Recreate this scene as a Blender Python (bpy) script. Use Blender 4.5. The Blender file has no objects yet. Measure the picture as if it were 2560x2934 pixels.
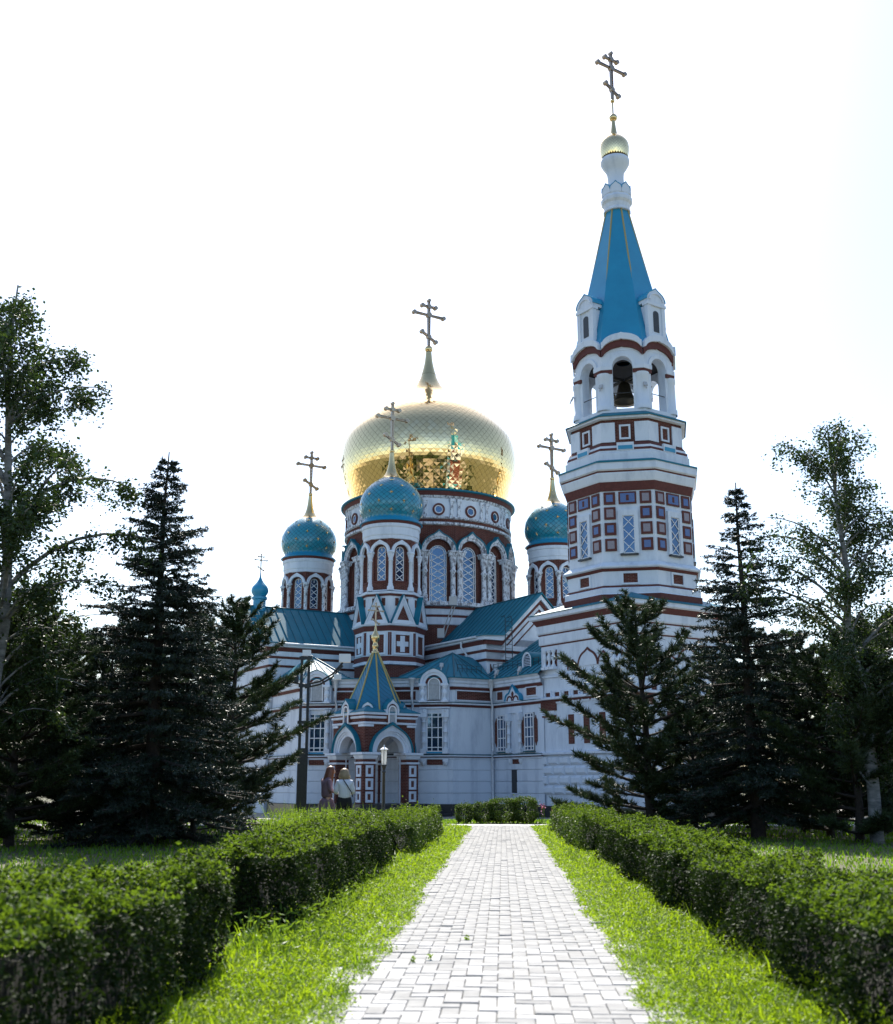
import bpy, math, random
import numpy as np
from mathutils import Matrix, Vector
random.seed(7); RNG = np.random.default_rng(11)
scene = bpy.context.scene
COL = scene.collection
R = math.radians

# ------------------------------------------------------------------ camera, sky, sun, exposure
EYE = 1.25                                   # eye height over the path, metres
FPX = 3150.0                                 # focal length in pixels of the 2560 x 2934 photograph
TILT = math.atan(779 / FPX)                  # horizon lies 779 px below the centre
cam_d = bpy.data.cameras.new('camera'); cam = bpy.data.objects.new('camera', cam_d); COL.objects.link(cam)
cam.location = (0, 0, EYE); cam.rotation_euler = (R(90) + TILT, 0, 0)
cam_d.sensor_fit = 'HORIZONTAL'; cam_d.sensor_width = 36.0; cam_d.lens = FPX / 2560 * 36.0
cam_d.clip_start = 0.1; cam_d.clip_end = 3000
cam_d.dof.use_dof = True; cam_d.dof.focus_distance = 48.0
cam_d.dof.aperture_fstop = cam_d.lens / 1000 / 0.013      # a 13 mm wide pupil: the nearest hedge goes slightly soft
scene.camera = cam

SUN_EL, SUN_AZ = 47.0, -6.0                  # azimuth clockwise from +Y (straight ahead)
world = bpy.data.worlds.new('World'); scene.world = world; world.use_nodes = True
wn = world.node_tree; wn.nodes.clear()
sky = wn.nodes.new('ShaderNodeTexSky'); sky.sky_type = 'NISHITA'; sky.sun_disc = False
sky.sun_elevation = R(SUN_EL); sky.sun_rotation = R(SUN_AZ); sky.altitude = 90; sky.air_density = 1.0; sky.dust_density = 1.0; sky.ozone_density = 1.0
bg = wn.nodes.new('ShaderNodeBackground'); bg.inputs[1].default_value = 0.135
wo = wn.nodes.new('ShaderNodeOutputWorld')
wn.links.new(sky.outputs[0], bg.inputs[0]); wn.links.new(bg.outputs[0], wo.inputs[0])
sun_d = bpy.data.lights.new('sun', 'SUN'); sun_d.energy = 5.0; sun_d.angle = R(0.5); sun_d.color = (1.0, 0.95, 0.86)
sun = bpy.data.objects.new('sun', sun_d); COL.objects.link(sun)
sd = Vector((math.sin(R(SUN_AZ)) * math.cos(R(SUN_EL)), math.cos(R(SUN_AZ)) * math.cos(R(SUN_EL)), math.sin(R(SUN_EL))))
sun.rotation_euler = sd.to_track_quat('Z', 'Y').to_euler(); sun.location = (0, 40, 80)
vs = scene.view_settings; vs.view_transform = 'Standard'; vs.look = 'None'; vs.gamma = 1.0; vs.use_curve_mapping = False
vs.exposure = 0.88

# ------------------------------------------------------------------ pixel helpers (directions only)
def tv(v): return math.tan(TILT + math.atan((1467 - v) / FPX))
def Zp(v, Y): return EYE + Y * tv(v)                     # height of pixel row v on a surface Y metres ahead
def Xp(u, v, Y): return (u - 1280) / FPX * (Y * math.cos(TILT) + Y * tv(v) * math.sin(TILT))
def nvec(az): return Vector((math.sin(R(az)), math.cos(R(az)), 0))
def frame(p, az, z=0.0):                                 # wall frame: x right seen from outside, -y outward, z up
    n = nvec(az); M = Matrix.Identity(4)
    M[0][0], M[1][0] = -n.y, n.x
    M[0][1], M[1][1] = -n.x, -n.y
    M[0][3], M[1][3], M[2][3] = p[0], p[1], z
    return M

# ------------------------------------------------------------------ materials
def new_mat(name):
    m = bpy.data.materials.new(name); m.use_nodes = True
    nt = m.node_tree; nt.nodes.clear()
    out = nt.nodes.new('ShaderNodeOutputMaterial'); b = nt.nodes.new('ShaderNodeBsdfPrincipled')
    nt.links.new(b.outputs[0], out.inputs[0])
    return m, nt, b, out
def N(nt, t, **kw):
    n = nt.nodes.new(t)
    for k, v in kw.items():
        if k.startswith('i'):
            n.inputs[int(k[1:])].default_value = v
        else: setattr(n, k, v)
    return n
def ramp(nt, fac, stops):
    r = nt.nodes.new('ShaderNodeValToRGB'); e = r.color_ramp.elements
    while len(e) < len(stops): e.new(0.5)
    for el, (p, c) in zip(e, stops): el.position = p; el.color = (*c, 1)
    nt.links.new(fac, r.inputs[0]); return r
def coord(nt, scale, kind='Object'):
    tc = nt.nodes.new('ShaderNodeTexCoord'); mp = nt.nodes.new('ShaderNodeMapping')
    mp.inputs['Scale'].default_value = scale if hasattr(scale, '__len__') else (scale,) * 3
    nt.links.new(tc.outputs[kind], mp.inputs[0]); return mp.outputs[0]
def simple(name, c1, c2=None, rough=0.6, metal=0.0, scale=3.0, bump=0.0, bscale=40.0, spec=0.5, stretch=None, coat=0.0, lo=0.35, hi=0.65):
    m, nt, b, out = new_mat(name)
    b.inputs['Roughness'].default_value = rough; b.inputs['Metallic'].default_value = metal
    b.inputs['Specular IOR Level'].default_value = spec; b.inputs['Coat Weight'].default_value = coat
    b.inputs['Coat Roughness'].default_value = 0.08
    if c2 is None: b.inputs['Base Color'].default_value = (*c1, 1)
    else:
        n = N(nt, 'ShaderNodeTexNoise'); n.inputs['Scale'].default_value = 1.0; n.inputs['Detail'].default_value = 6; n.inputs['Roughness'].default_value = 0.65
        nt.links.new(coord(nt, stretch or scale), n.inputs['Vector'])
        r = ramp(nt, n.outputs[0], [(lo, c1), (hi, c2)]); nt.links.new(r.outputs[0], b.inputs['Base Color'])
    if bump:
        n2 = N(nt, 'ShaderNodeTexNoise'); n2.inputs['Scale'].default_value = bscale; n2.inputs['Detail'].default_value = 4
        bp = nt.nodes.new('ShaderNodeBump'); bp.inputs['Strength'].default_value = bump; bp.inputs['Distance'].default_value = 0.02
        nt.links.new(coord(nt, 1.0), n2.inputs['Vector']); nt.links.new(n2.outputs[0], bp.inputs['Height']); nt.links.new(bp.outputs[0], b.inputs['Normal'])
    return m
def plaster(name, base, dirt, peel=None, lo=0.56, hi=0.60):
    m, nt, b, out = new_mat(name); b.inputs['Roughness'].default_value = 0.75; b.inputs['Specular IOR Level'].default_value = 0.25
    n = N(nt, 'ShaderNodeTexNoise'); n.inputs['Scale'].default_value = 1.0; n.inputs['Detail'].default_value = 8; n.inputs['Roughness'].default_value = 0.7
    nt.links.new(coord(nt, (1.3, 1.3, 0.35)), n.inputs['Vector'])
    r = ramp(nt, n.outputs[0], [(0.30, dirt), (0.52, base)])
    src = r.outputs[0]
    n2 = N(nt, 'ShaderNodeTexNoise'); n2.inputs['Scale'].default_value = 1.0; n2.inputs['Detail'].default_value = 9; n2.inputs['Roughness'].default_value = 0.75
    nt.links.new(coord(nt, (6, 6, 3) if peel else 30), n2.inputs['Vector'])
    if peel:
        r2 = ramp(nt, n2.outputs[0], [(lo, (0, 0, 0)), (hi, (1, 1, 1))])
        mx = N(nt, 'ShaderNodeMix', data_type='RGBA'); nt.links.new(r2.outputs[0], mx.inputs[0]); nt.links.new(src, mx.inputs[6]); mx.inputs[7].default_value = (*peel, 1)
        src = mx.outputs[2]
    nt.links.new(src, b.inputs['Base Color'])
    bp = nt.nodes.new('ShaderNodeBump'); bp.inputs['Strength'].default_value = 0.25; bp.inputs['Distance'].default_value = 0.015
    nt.links.new(n2.outputs[0], bp.inputs['Height']); nt.links.new(bp.outputs[0], b.inputs['Normal'])
    return m
def brickmat(name, c1, c2, mortar):
    m, nt, b, out = new_mat(name); b.inputs['Roughness'].default_value = 0.85; b.inputs['Specular IOR Level'].default_value = 0.2
    t = nt.nodes.new('ShaderNodeTexBrick'); t.offset = 0.5
    t.inputs['Scale'].default_value = 1.0; t.inputs['Brick Width'].default_value = 0.26; t.inputs['Row Height'].default_value = 0.077
    t.inputs['Mortar Size'].default_value = 0.007; t.inputs['Mortar Smooth'].default_value = 0.2; t.inputs['Bias'].default_value = -0.2
    t.inputs['Color1'].default_value = (*c1, 1); t.inputs['Color2'].default_value = (*c2, 1); t.inputs['Mortar'].default_value = (*mortar, 1)
    nt.links.new(coord(nt, 1.0, 'UV'), t.inputs['Vector'])
    n = N(nt, 'ShaderNodeTexNoise'); n.inputs['Scale'].default_value = 0.9; n.inputs['Detail'].default_value = 6
    nt.links.new(coord(nt, 1.0), n.inputs['Vector'])
    r = ramp(nt, n.outputs[0], [(0.3, (0.72, 0.72, 0.72)), (0.7, (1.15, 1.1, 1.1))])
    mx = N(nt, 'ShaderNodeMix', data_type='RGBA', blend_type='MULTIPLY'); mx.inputs[0].default_value = 1
    nt.links.new(t.outputs[0], mx.inputs[6]); nt.links.new(r.outputs[0], mx.inputs[7]); nt.links.new(mx.outputs[2], b.inputs['Base Color'])
    bp = nt.nodes.new('ShaderNodeBump'); bp.inputs['Strength'].default_value = 0.5; bp.inputs['Distance'].default_value = 0.01; bp.invert = True
    nt.links.new(t.outputs[1], bp.inputs['Height']); nt.links.new(bp.outputs[0], b.inputs['Normal'])
    return m
def leafmat(name, c1, c2, trans=0.4, rough=0.5, scale=0.8, tc=None, spec=0.4, fine=23.0):
    m, nt, b, out = new_mat(name); b.inputs['Roughness'].default_value = rough; b.inputs['Specular IOR Level'].default_value = spec
    n = N(nt, 'ShaderNodeTexNoise'); n.inputs['Scale'].default_value = scale; n.inputs['Detail'].default_value = 3
    n3 = N(nt, 'ShaderNodeTexNoise'); n3.inputs['Scale'].default_value = fine; n3.inputs['Detail'].default_value = 1
    cd = coord(nt, 1.0); nt.links.new(cd, n.inputs['Vector']); nt.links.new(cd, n3.inputs['Vector'])
    ad = N(nt, 'ShaderNodeMath', operation='ADD'); nt.links.new(n.outputs[0], ad.inputs[0]); nt.links.new(n3.outputs[0], ad.inputs[1])
    hv = N(nt, 'ShaderNodeMath', operation='MULTIPLY'); hv.inputs[1].default_value = 0.5; nt.links.new(ad.outputs[0], hv.inputs[0])
    r = ramp(nt, hv.outputs[0], [(0.36, c1), (0.64, c2)]); nt.links.new(r.outputs[0], b.inputs['Base Color'])
    tr = nt.nodes.new('ShaderNodeBsdfTranslucent')
    if tc is None: nt.links.new(r.outputs[0], tr.inputs[0])
    else:
        mx = N(nt, 'ShaderNodeMix', data_type='RGBA', blend_type='MULTIPLY'); mx.inputs[0].default_value = 1; nt.links.new(r.outputs[0], mx.inputs[6]); mx.inputs[7].default_value = (*tc, 1); nt.links.new(mx.outputs[2], tr.inputs[0])
    ms = nt.nodes.new('ShaderNodeMixShader'); ms.inputs[0].default_value = trans
    nt.links.new(b.outputs[0], ms.inputs[1]); nt.links.new(tr.outputs[0], ms.inputs[2]); nt.links.new(ms.outputs[0], out.inputs[0])
    return m
def randmat(name, c1, c2, rough, metal=0.0, bump=0.0, spec=0.5, coat=0.0, mortar=None):   # a little different on every object that wears it
    m, nt, b, out = new_mat(name); b.inputs['Roughness'].default_value = rough; b.inputs['Metallic'].default_value = metal
    b.inputs['Specular IOR Level'].default_value = spec; b.inputs['Coat Weight'].default_value = coat; b.inputs['Coat Roughness'].default_value = 0.1
    oi = nt.nodes.new('ShaderNodeObjectInfo')
    n = N(nt, 'ShaderNodeTexNoise'); n.inputs['Scale'].default_value = 9.0; n.inputs['Detail'].default_value = 5
    tc = nt.nodes.new('ShaderNodeTexCoord'); ge = nt.nodes.new('ShaderNodeNewGeometry'); nt.links.new(ge.outputs['Position'], n.inputs['Vector'])
    ad = N(nt, 'ShaderNodeMath', operation='ADD'); nt.links.new(n.outputs[0], ad.inputs[0]); nt.links.new(oi.outputs['Random'], ad.inputs[1])
    hv = N(nt, 'ShaderNodeMath', operation='MULTIPLY'); hv.inputs[1].default_value = 0.5; nt.links.new(ad.outputs[0], hv.inputs[0])
    r = ramp(nt, hv.outputs[0], [(0.2, c1), (0.8, c2)]); nt.links.new(r.outputs[0], b.inputs['Base Color'])
    if bump:
        n2 = N(nt, 'ShaderNodeTexNoise'); n2.inputs['Scale'].default_value = 60; n2.inputs['Detail'].default_value = 5; nt.links.new(ge.outputs['Position'], n2.inputs['Vector'])
        bp = nt.nodes.new('ShaderNodeBump'); bp.inputs['Strength'].default_value = bump; bp.inputs['Distance'].default_value = 0.01
        nt.links.new(n2.outputs[0], bp.inputs['Height']); nt.links.new(bp.outputs[0], b.inputs['Normal'])
    return m
M = {}
M['white'] = plaster('white_plaster', (0.66, 0.72, 0.80), (0.48, 0.54, 0.63))
M['peel'] = plaster('peeling_plaster', (0.70, 0.74, 0.80), (0.50, 0.54, 0.60), peel=(0.20, 0.20, 0.225), lo=0.50, hi=0.55)
M['brick'] = brickmat('red_brick', (0.085, 0.024, 0.019), (0.135, 0.038, 0.028), (0.24, 0.165, 0.14))
M['brickplain'] = simple('brick_red_paint', (0.085, 0.024, 0.021), (0.125, 0.036, 0.030), rough=0.8, scale=6)
M['roof'] = simple('blue_roof_metal', (0.007, 0.135, 0.195), (0.012, 0.175, 0.25), rough=0.5, metal=0.0, scale=(0.9), spec=0.25, bump=0.08, bscale=3, lo=0.3, hi=0.7)
M['seam'] = simple('blue_roof_seam', (0.006, 0.085, 0.12), rough=0.45)
M['tent'] = simple('blue_tent_metal', (0.008, 0.22, 0.39), (0.012, 0.27, 0.46), rough=0.35, scale=0.7, spec=0.6, lo=0.3, hi=0.7)
M['porchtent'] = simple('porch_tent_metal', (0.006, 0.13, 0.23), (0.009, 0.17, 0.29), rough=0.35, scale=0.9, spec=0.5, lo=0.3, hi=0.7)
M['blueshingle'] = randmat('blue_dome_shingle', (0.004, 0.20, 0.29), (0.007, 0.25, 0.35), 0.28, spec=0.7, coat=0.3)
M['bluebase'] = simple('dome_joint', (0.004, 0.03, 0.05), rough=0.6)
M['gold'] = simple('gilding', (0.74, 0.56, 0.28), rough=0.2, metal=1.0)
M['goldshingle'] = randmat('gold_shingle', (0.90, 0.66, 0.32), (0.96, 0.75, 0.41), 0.05, metal=1.0)
M['goldbase'] = simple('gold_joint', (0.11, 0.08, 0.04), rough=0.4, metal=1.0)
M['goldrib'] = simple('gilded_rib', (0.46, 0.36, 0.13), rough=0.4, metal=0.6)
M['crossmetal'] = simple('dull_gilding', (0.36, 0.29, 0.22), rough=0.32, metal=0.9)  # duller, greyer gilding for the crosses
m, nt, b, out = new_mat('window_glass'); M['glass'] = m
b.inputs['Base Color'].default_value = (0.012, 0.030, 0.075, 1); b.inputs['Roughness'].default_value = 0.03; b.inputs['IOR'].default_value = 2.4; b.inputs['Specular Tint'].default_value = (0.42, 0.66, 1.0, 1)
M['frame'] = simple('white_paint', (0.80, 0.81, 0.83), rough=0.5)
M['pipe'] = simple('pipe_paint', (0.66, 0.70, 0.75), (0.55, 0.58, 0.62), rough=0.4, scale=5)
M['steel'] = simple('dark_steel', (0.018, 0.020, 0.023), (0.035, 0.036, 0.038), rough=0.45, scale=14)
M['greensteel'] = simple('green_steel', (0.012, 0.035, 0.045), rough=0.5)
M['greybox'] = simple('grey_floodlight', (0.42, 0.43, 0.44), rough=0.5)
M['plinth'] = simple('dark_granite', (0.020, 0.021, 0.024), (0.035, 0.036, 0.040), rough=0.35, scale=40)
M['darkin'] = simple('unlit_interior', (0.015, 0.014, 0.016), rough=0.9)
M['icon'] = simple('painted_icon_board', (0.30, 0.32, 0.34), (0.42, 0.44, 0.46), rough=0.5, scale=7)
M['iconblue'] = simple('icon_blue', (0.03, 0.06, 0.20), (0.34, 0.26, 0.08), rough=0.5, scale=6, lo=0.45, hi=0.6)
M['tileblue'] = simple('glazed_tile_blue', (0.05, 0.10, 0.27), (0.09, 0.15, 0.34), rough=0.25, scale=20)
M['tilegrey'] = simple('glazed_tile_grey', (0.28, 0.25, 0.28), (0.20, 0.16, 0.19), rough=0.3, scale=20)
M['bronze'] = simple('bell_bronze', (0.09, 0.075, 0.05), rough=0.4, metal=0.8)

# ------------------------------------------------------------------ mesh building
class MB:
    def __init__(s, T=None): s.v = []; s.f = []; s.uv = []; s.sm = []; s.T = T
    def add(s, pts, faces, uvs=None, smooth=False):
        o = len(s.v)
        for p in pts:
            p = Vector(p); s.v.append(s.T @ p if s.T is not None else p)
        for k, f in enumerate(faces):
            s.f.append([i + o for i in f]); s.sm.append(smooth)
            if uvs is not None: s.uv.append([uvs[i] for i in f])
            else: s.uv.append(None)
        return s
    def poly(s, pts, smooth=False): return s.add(pts, [list(range(len(pts)))], None, smooth)
    def box(s, x0, x1, y0, y1, z0, z1):
        p = [(x, y, z) for z in (z0, z1) for y in (y0, y1) for x in (x0, x1)]
        return s.add(p, [(0, 2, 3, 1), (4, 5, 7, 6), (0, 1, 5, 4), (2, 6, 7, 3), (0, 4, 6, 2), (1, 3, 7, 5)])
    def ring(s, poly, prof, closed=True, smooth=False, u0=0.0, cap_top=False, cap_bot=False):
        n = len(poly); P = [Vector((p[0], p[1])) for p in poly]; mit = []
        for i in range(n):
            a = P[i] - P[i - 1] if (closed or i > 0) else P[1] - P[0]
            b = P[(i + 1) % n] - P[i] if (closed or i < n - 1) else P[-1] - P[-2]
            a.normalize(); b.normalize(); na = Vector((a.y, -a.x)); nb = Vector((b.y, -b.x))
            m_ = na + nb; d = m_.dot(na); mit.append(m_ / d if abs(d) > 1e-6 else na)
        pts = []; uvs = []; cum = [u0]
        for i in range(n): cum.append(cum[-1] + (P[(i + 1) % n] - P[i]).length)
        cols = n + 1 if closed else n
        vv = prof[0][1]; vs_ = [vv]
        for k in range(1, len(prof)): vv += math.hypot(prof[k][0] - prof[k - 1][0], prof[k][1] - prof[k - 1][1]); vs_.append(vv)
        for i in range(cols):
            j = i % n
            for k, (o, z) in enumerate(prof):
                q = P[j] + mit[j] * o; pts.append((q.x, q.y, z)); uvs.append((cum[i], vs_[k]))
        L = len(prof); fs = []
        for i in range(cols - 1):
            for k in range(L - 1): fs.append((i * L + k, (i + 1) * L + k, (i + 1) * L + k + 1, i * L + k + 1))
        if cap_top: fs.append([i * L + L - 1 for i in range(n)])
        if cap_bot: fs.append([i * L for i in range(n)][::-1])
        return s.add(pts, fs, uvs, smooth)
    def lathe(s, c, prof, n=32, smooth=True, a0=0.0):
        pts = []; uvs = []; L = len(prof)
        for i in range(n + 1):
            a = a0 + 2 * math.pi * i / n
            for (r, z) in prof: pts.append((c[0] + r * math.cos(a), c[1] + r * math.sin(a), z)); uvs.append((a * prof[0][0], z))
        fs = [(i * L + k, (i + 1) * L + k, (i + 1) * L + k + 1, i * L + k + 1) for i in range(n) for k in range(L - 1)]
        return s.add(pts, fs, uvs, smooth)
    def tube(s, pts, r, n=6, smooth=True, caps=True):
        P = [Vector(p) for p in pts]; rr = r if hasattr(r, '__len__') else [r] * len(P); V = []
        up = Vector((0, 0, 1))
        for i, p in enumerate(P):
            d = (P[min(i + 1, len(P) - 1)] - P[max(i - 1, 0)]).normalized()
            x = d.cross(up) if abs(d.z) < 0.97 else d.cross(Vector((1, 0, 0))); x.normalize(); y = x.cross(d)
            for k in range(n):
                a = 2 * math.pi * k / n; V.append(p + (x * math.cos(a) + y * math.sin(a)) * rr[i])
        fs = [(i * n + k, i * n + (k + 1) % n, (i + 1) * n + (k + 1) % n, (i + 1) * n + k) for i in range(len(P) - 1) for k in range(n)]
        s.add(V, fs, None, smooth)
        if caps: s.add(V[:n], [list(range(n))]); s.add(V[-n:], [list(range(n))[::-1]])
        return s
    def plate(s, out, y0, y1, back=False):               # outline in the wall's x-z plane, front at y0 (outer), sides back to y1
        n = len(out); s.poly([(x, y0, z) for x, z in out])
        for i in range(n):
            a, b_ = out[i], out[(i + 1) % n]; s.poly([(a[0], y0, a[1]), (a[0], y1, a[1]), (b_[0], y1, b_[1]), (b_[0], y0, b_[1])])
        if back: s.poly([(x, y1, z) for x, z in out][::-1])
        return s
    def band(s, A, B, y0, y1, ends=True):                 # flat strip between two outlines with the same number of points, with thickness
        n = len(A)
        for i in range(n - 1):
            s.poly([(A[i][0], y0, A[i][1]), (A[i + 1][0], y0, A[i + 1][1]), (B[i + 1][0], y0, B[i + 1][1]), (B[i][0], y0, B[i][1])])
            for C_ in (A, B): s.poly([(C_[i][0], y0, C_[i][1]), (C_[i][0], y1, C_[i][1]), (C_[i + 1][0], y1, C_[i + 1][1]), (C_[i + 1][0], y0, C_[i + 1][1])])
        if ends:
            for i in (0, n - 1): s.poly([(A[i][0], y0, A[i][1]), (B[i][0], y0, B[i][1]), (B[i][0], y1, B[i][1]), (A[i][0], y1, A[i][1])])
        return s
    def hole(s, x0, x1, z0, z1, hw, zb, zs, depth, cx=0.0, n=14, y=0.0, flat=False):   # wall with an arched (or flat) opening and its reveal
        arc = [(cx - hw, zs), (cx + hw, zs)] if flat else [(cx - hw * math.cos(math.pi * i / n), zs + hw * math.sin(math.pi * i / n)) for i in range(n + 1)]
        q = lambda a, b_, c, d: s.poly([(a, y, b_), (c, y, b_), (c, y, d), (a, y, d)])
        q(x0, z0, cx - hw, z1); q(cx + hw, z0, x1, z1)
        if zb > z0 + 1e-4: q(cx - hw, z0, cx + hw, zb)
        for a, b_ in zip(arc[:-1], arc[1:]): s.poly([(a[0], y, a[1]), (b_[0], y, b_[1]), (b_[0], y, z1), (a[0], y, z1)])
        o = [(cx - hw, zb)] + arc + [(cx + hw, zb)]
        for i in range(len(o)):
            a, b_ = o[i], o[(i + 1) % len(o)]
            s.poly([(a[0], y, a[1]), (a[0], y + depth, a[1]), (b_[0], y + depth, b_[1]), (b_[0], y, b_[1])])
        return s
    def build(s, name, mat, parent=None, kind=None):
        me = bpy.data.meshes.new(name)
        if not s.v: return None
        c = sum(s.v, Vector()) / len(s.v)
        zmin = min(v.z for v in s.v)
        me.from_pydata([v - c for v in s.v], [], s.f); me.update()
        uvl = me.uv_layers.new(name='UV'); d = uvl.data
        for p in me.polygons:
            u = s.uv[p.index]; p.use_smooth = s.sm[p.index]
            if u is None:
                n = p.normal; 
                if abs(n.z) > 0.8: tu, tw = Vector((1, 0, 0)), Vector((0, 1, 0))
                else: tu = Vector((-n.y, n.x, 0)).normalized(); tw = Vector((0, 0, 1))
                u = [(s.v[vi].dot(tu), s.v[vi].dot(tw)) for vi in p.vertices]
            for k, li in enumerate(p.loop_indices): d[li].uv = u[k]
        me.materials.append(mat)
        o = bpy.data.objects.new(name, me); COL.objects.link(o); o.location = c
        if parent: attach(o, parent)
        if kind: o['kind'] = kind
        return o
def world_loc(o):
    p = Vector(o.location)
    while o.parent is not None: o = o.parent; p = p + Vector(o.location)
    return p
def attach(o, parent): o.parent = parent; o.location = Vector(o.location) - world_loc(parent)   # parents are never rotated
def put(mesh, name, loc, parent=None, rot=(0, 0, 0), scale=(1, 1, 1)):
    o = bpy.data.objects.new(name, mesh); COL.objects.link(o); o.location = loc; o.rotation_euler = rot; o.scale = scale
    if parent: attach(o, parent)
    return o
def put_mx(mesh, name, mx, parent=None):
    o = bpy.data.objects.new(name, mesh); COL.objects.link(o); loc, q, sc = mx.decompose(); o.location = loc; o.rotation_euler = q.to_euler(); o.scale = sc
    if parent: attach(o, parent)
    return o
def mesh_of(mb, name, mat):
    me = bpy.data.meshes.new(name); me.from_pydata(mb.v, [], mb.f); me.update()
    for p in me.polygons: p.use_smooth = mb.sm[p.index]
    uvl = me.uv_layers.new(name='UV')
    for p in me.polygons:
        n = p.normal; tu = Vector((1, 0, 0)) if abs(n.z) > 0.8 else Vector((-n.y, n.x, 0)).normalized(); tw = Vector((0, 1, 0)) if abs(n.z) > 0.8 else Vector((0, 0, 1))
        for li, vi in zip(p.loop_indices, p.vertices): uvl.data[li].uv = (mb.v[vi].dot(tu), mb.v[vi].dot(tw))
    me.materials.append(mat); return me
def npmesh(name, V, F, mat, parent=None, loc=(0, 0, 0), kind=None, smooth=False, k=3):
    V = np.asarray(V, dtype=np.float32).reshape(-1, 3); F = np.asarray(F, dtype=np.int32).reshape(-1)
    me = bpy.data.meshes.new(name); nf = len(F) // k
    me.vertices.add(len(V)); me.vertices.foreach_set('co', (V - np.array(loc, dtype=np.float32)).ravel())
    me.loops.add(len(F)); me.loops.foreach_set('vertex_index', F)
    me.polygons.add(nf); me.polygons.foreach_set('loop_start', np.arange(0, nf * k, k, dtype=np.int32)); me.polygons.foreach_set('loop_total', np.full(nf, k, dtype=np.int32))
    me.update(calc_edges=True); me.materials.append(mat)
    o = bpy.data.objects.new(name, me); COL.objects.link(o); o.location = loc
    if parent: attach(o, parent)
    if kind: o['kind'] = kind
    return o
def tag(o, label, cat, group=None):
    o['label'] = label; o['category'] = cat
    if group: o['group'] = group
    return o
def thing(name, label, cat, loc, group=None):
    o = bpy.data.objects.new(name, None); COL.objects.link(o); o.location = loc; o.empty_display_size = 0.3
    return tag(o, label, cat, group)
def circle(c, r, n, az0=0.0): return [(c[0] + r * math.cos(2 * math.pi * i / n + az0), c[1] + r * math.sin(2 * math.pi * i / n + az0)) for i in range(n)]
def regular(c, ap, n, az):                                # regular polygon (ccw), one face normal at compass azimuth az, apothem ap
    rc = ap / math.cos(math.pi / n); a = R(90 - az) + math.pi / n
    return [(c[0] + rc * math.cos(a + 2 * math.pi * i / n), c[1] + rc * math.sin(a + 2 * math.pi * i / n)) for i in range(n)]
def arcpts(hw, zs, n=16, keel=0.0, sx=1.0, w=28.0):       # round arch, optionally drawn up to a keel point
    o = []
    for i in range(n + 1):
        a = math.pi * i / n; e = abs(math.degrees(a) - 90)
        o.append((-hw * math.cos(a), zs + hw * math.sin(a) + (keel * (1 - e / w) ** 1.8 if e < w else 0)))
    return o
# ------------------------------------------------------------------ the cathedral
C = Vector((-1.35, 78.0)); AZ = 149.0; E1 = nvec(AZ).to_2d(); E2 = nvec(AZ + 90).to_2d()
def P(a, b_): return C + E1 * a + E2 * b_
G = -0.45
cath = thing('cathedral', 'white and red brick cathedral with golden central dome, blue star domes and tall bell tower', 'cathedral', (C.x, C.y, G))
W, BR, RF = M['white'], M['brick'], M['roof']

def stack(name_wall, poly, bands, parent, closed=True, first_mat=None):
    """bands: (part name, material, profile) swept round the footprint"""
    objs = []
    for nm, mt, prof in bands:
        objs.append(MB().ring(poly, prof, closed).build(nm, mt, parent))
    return objs

def cross(parent, base, h, bar_dir, mat, name='cross'):
    bx = Vector((bar_dir[0], bar_dir[1], 0)).normalized(); nx = Vector((-bx.y, bx.x, 0)); Bp = Vector(base)
    mb = MB(); th = h * 0.022
    def bar(p, q, w0, w1):
        d = (q - p).normalized(); sdir = nx.cross(d).normalized()
        V = []
        for pt, w in ((p, w0), (q, w1)):
            for s1, s2 in ((-1, -1), (1, -1), (1, 1), (-1, 1)): V.append(pt + sdir * s1 * w + nx * s2 * th)
        mb.add(V, [(0, 1, 5, 4), (1, 2, 6, 5), (2, 3, 7, 6), (3, 0, 4, 7), (0, 3, 2, 1), (4, 5, 6, 7)])
    def rail(p, q, w0, w1):                                # openwork arm: two rails with beads between
        d = (q - p).normalized(); sd_ = nx.cross(d).normalized(); L = (q - p).length
        for s_ in (-1, 1): bar(p + sd_ * s_ * w0 * 0.7, q + sd_ * s_ * w1 * 0.7, w0 * 0.3, w1 * 0.3)
        k = max(3, int(L / (h * 0.035)))
        for i in range(k):
            t = (i + 0.5) / k; c = p + d * L * t; w = (w0 + (w1 - w0) * t) * 0.75
            bar(c - d * h * 0.005, c + d * h * 0.005, w, w)
    def disc(p, r):
        V = []
        for s2 in (-1, 1):
            for k in range(10):
                a = k * math.pi / 5; V.append(p + bx * r * math.cos(a) + Vector((0, 0, r * math.sin(a))) + nx * s2 * th * 1.7)
        mb.add(V, [list(range(10))[::-1], list(range(10, 20))] + [(k, (k + 1) % 10, 10 + (k + 1) % 10, 10 + k) for k in range(10)])
    up = lambda t: Bp + Vector((0, 0, h * t))
    w = h * 0.026
    rail(up(0), up(0.67), w * 0.85, w * 1.25); rail(up(0.67), up(0.97), w * 1.1, w * 0.9)
    for zc, hl, sl in ((0.66, 0.335, 0.0), (0.845, 0.15, 0.0), (0.20, 0.155, 0.62)):
        c = up(zc); v_ = bx * h * hl + Vector((0, 0, sl * h * hl * 0.9))
        for s_ in (-1, 1):
            rail(c, c + v_ * s_, w * 0.7, w * 1.0); disc(c + v_ * s_, h * 0.042)
        disc(c, h * (0.060 if hl > 0.3 else 0.046))
    disc(up(0.975), h * 0.034)
    return mb.build(name, mat, parent)

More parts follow.
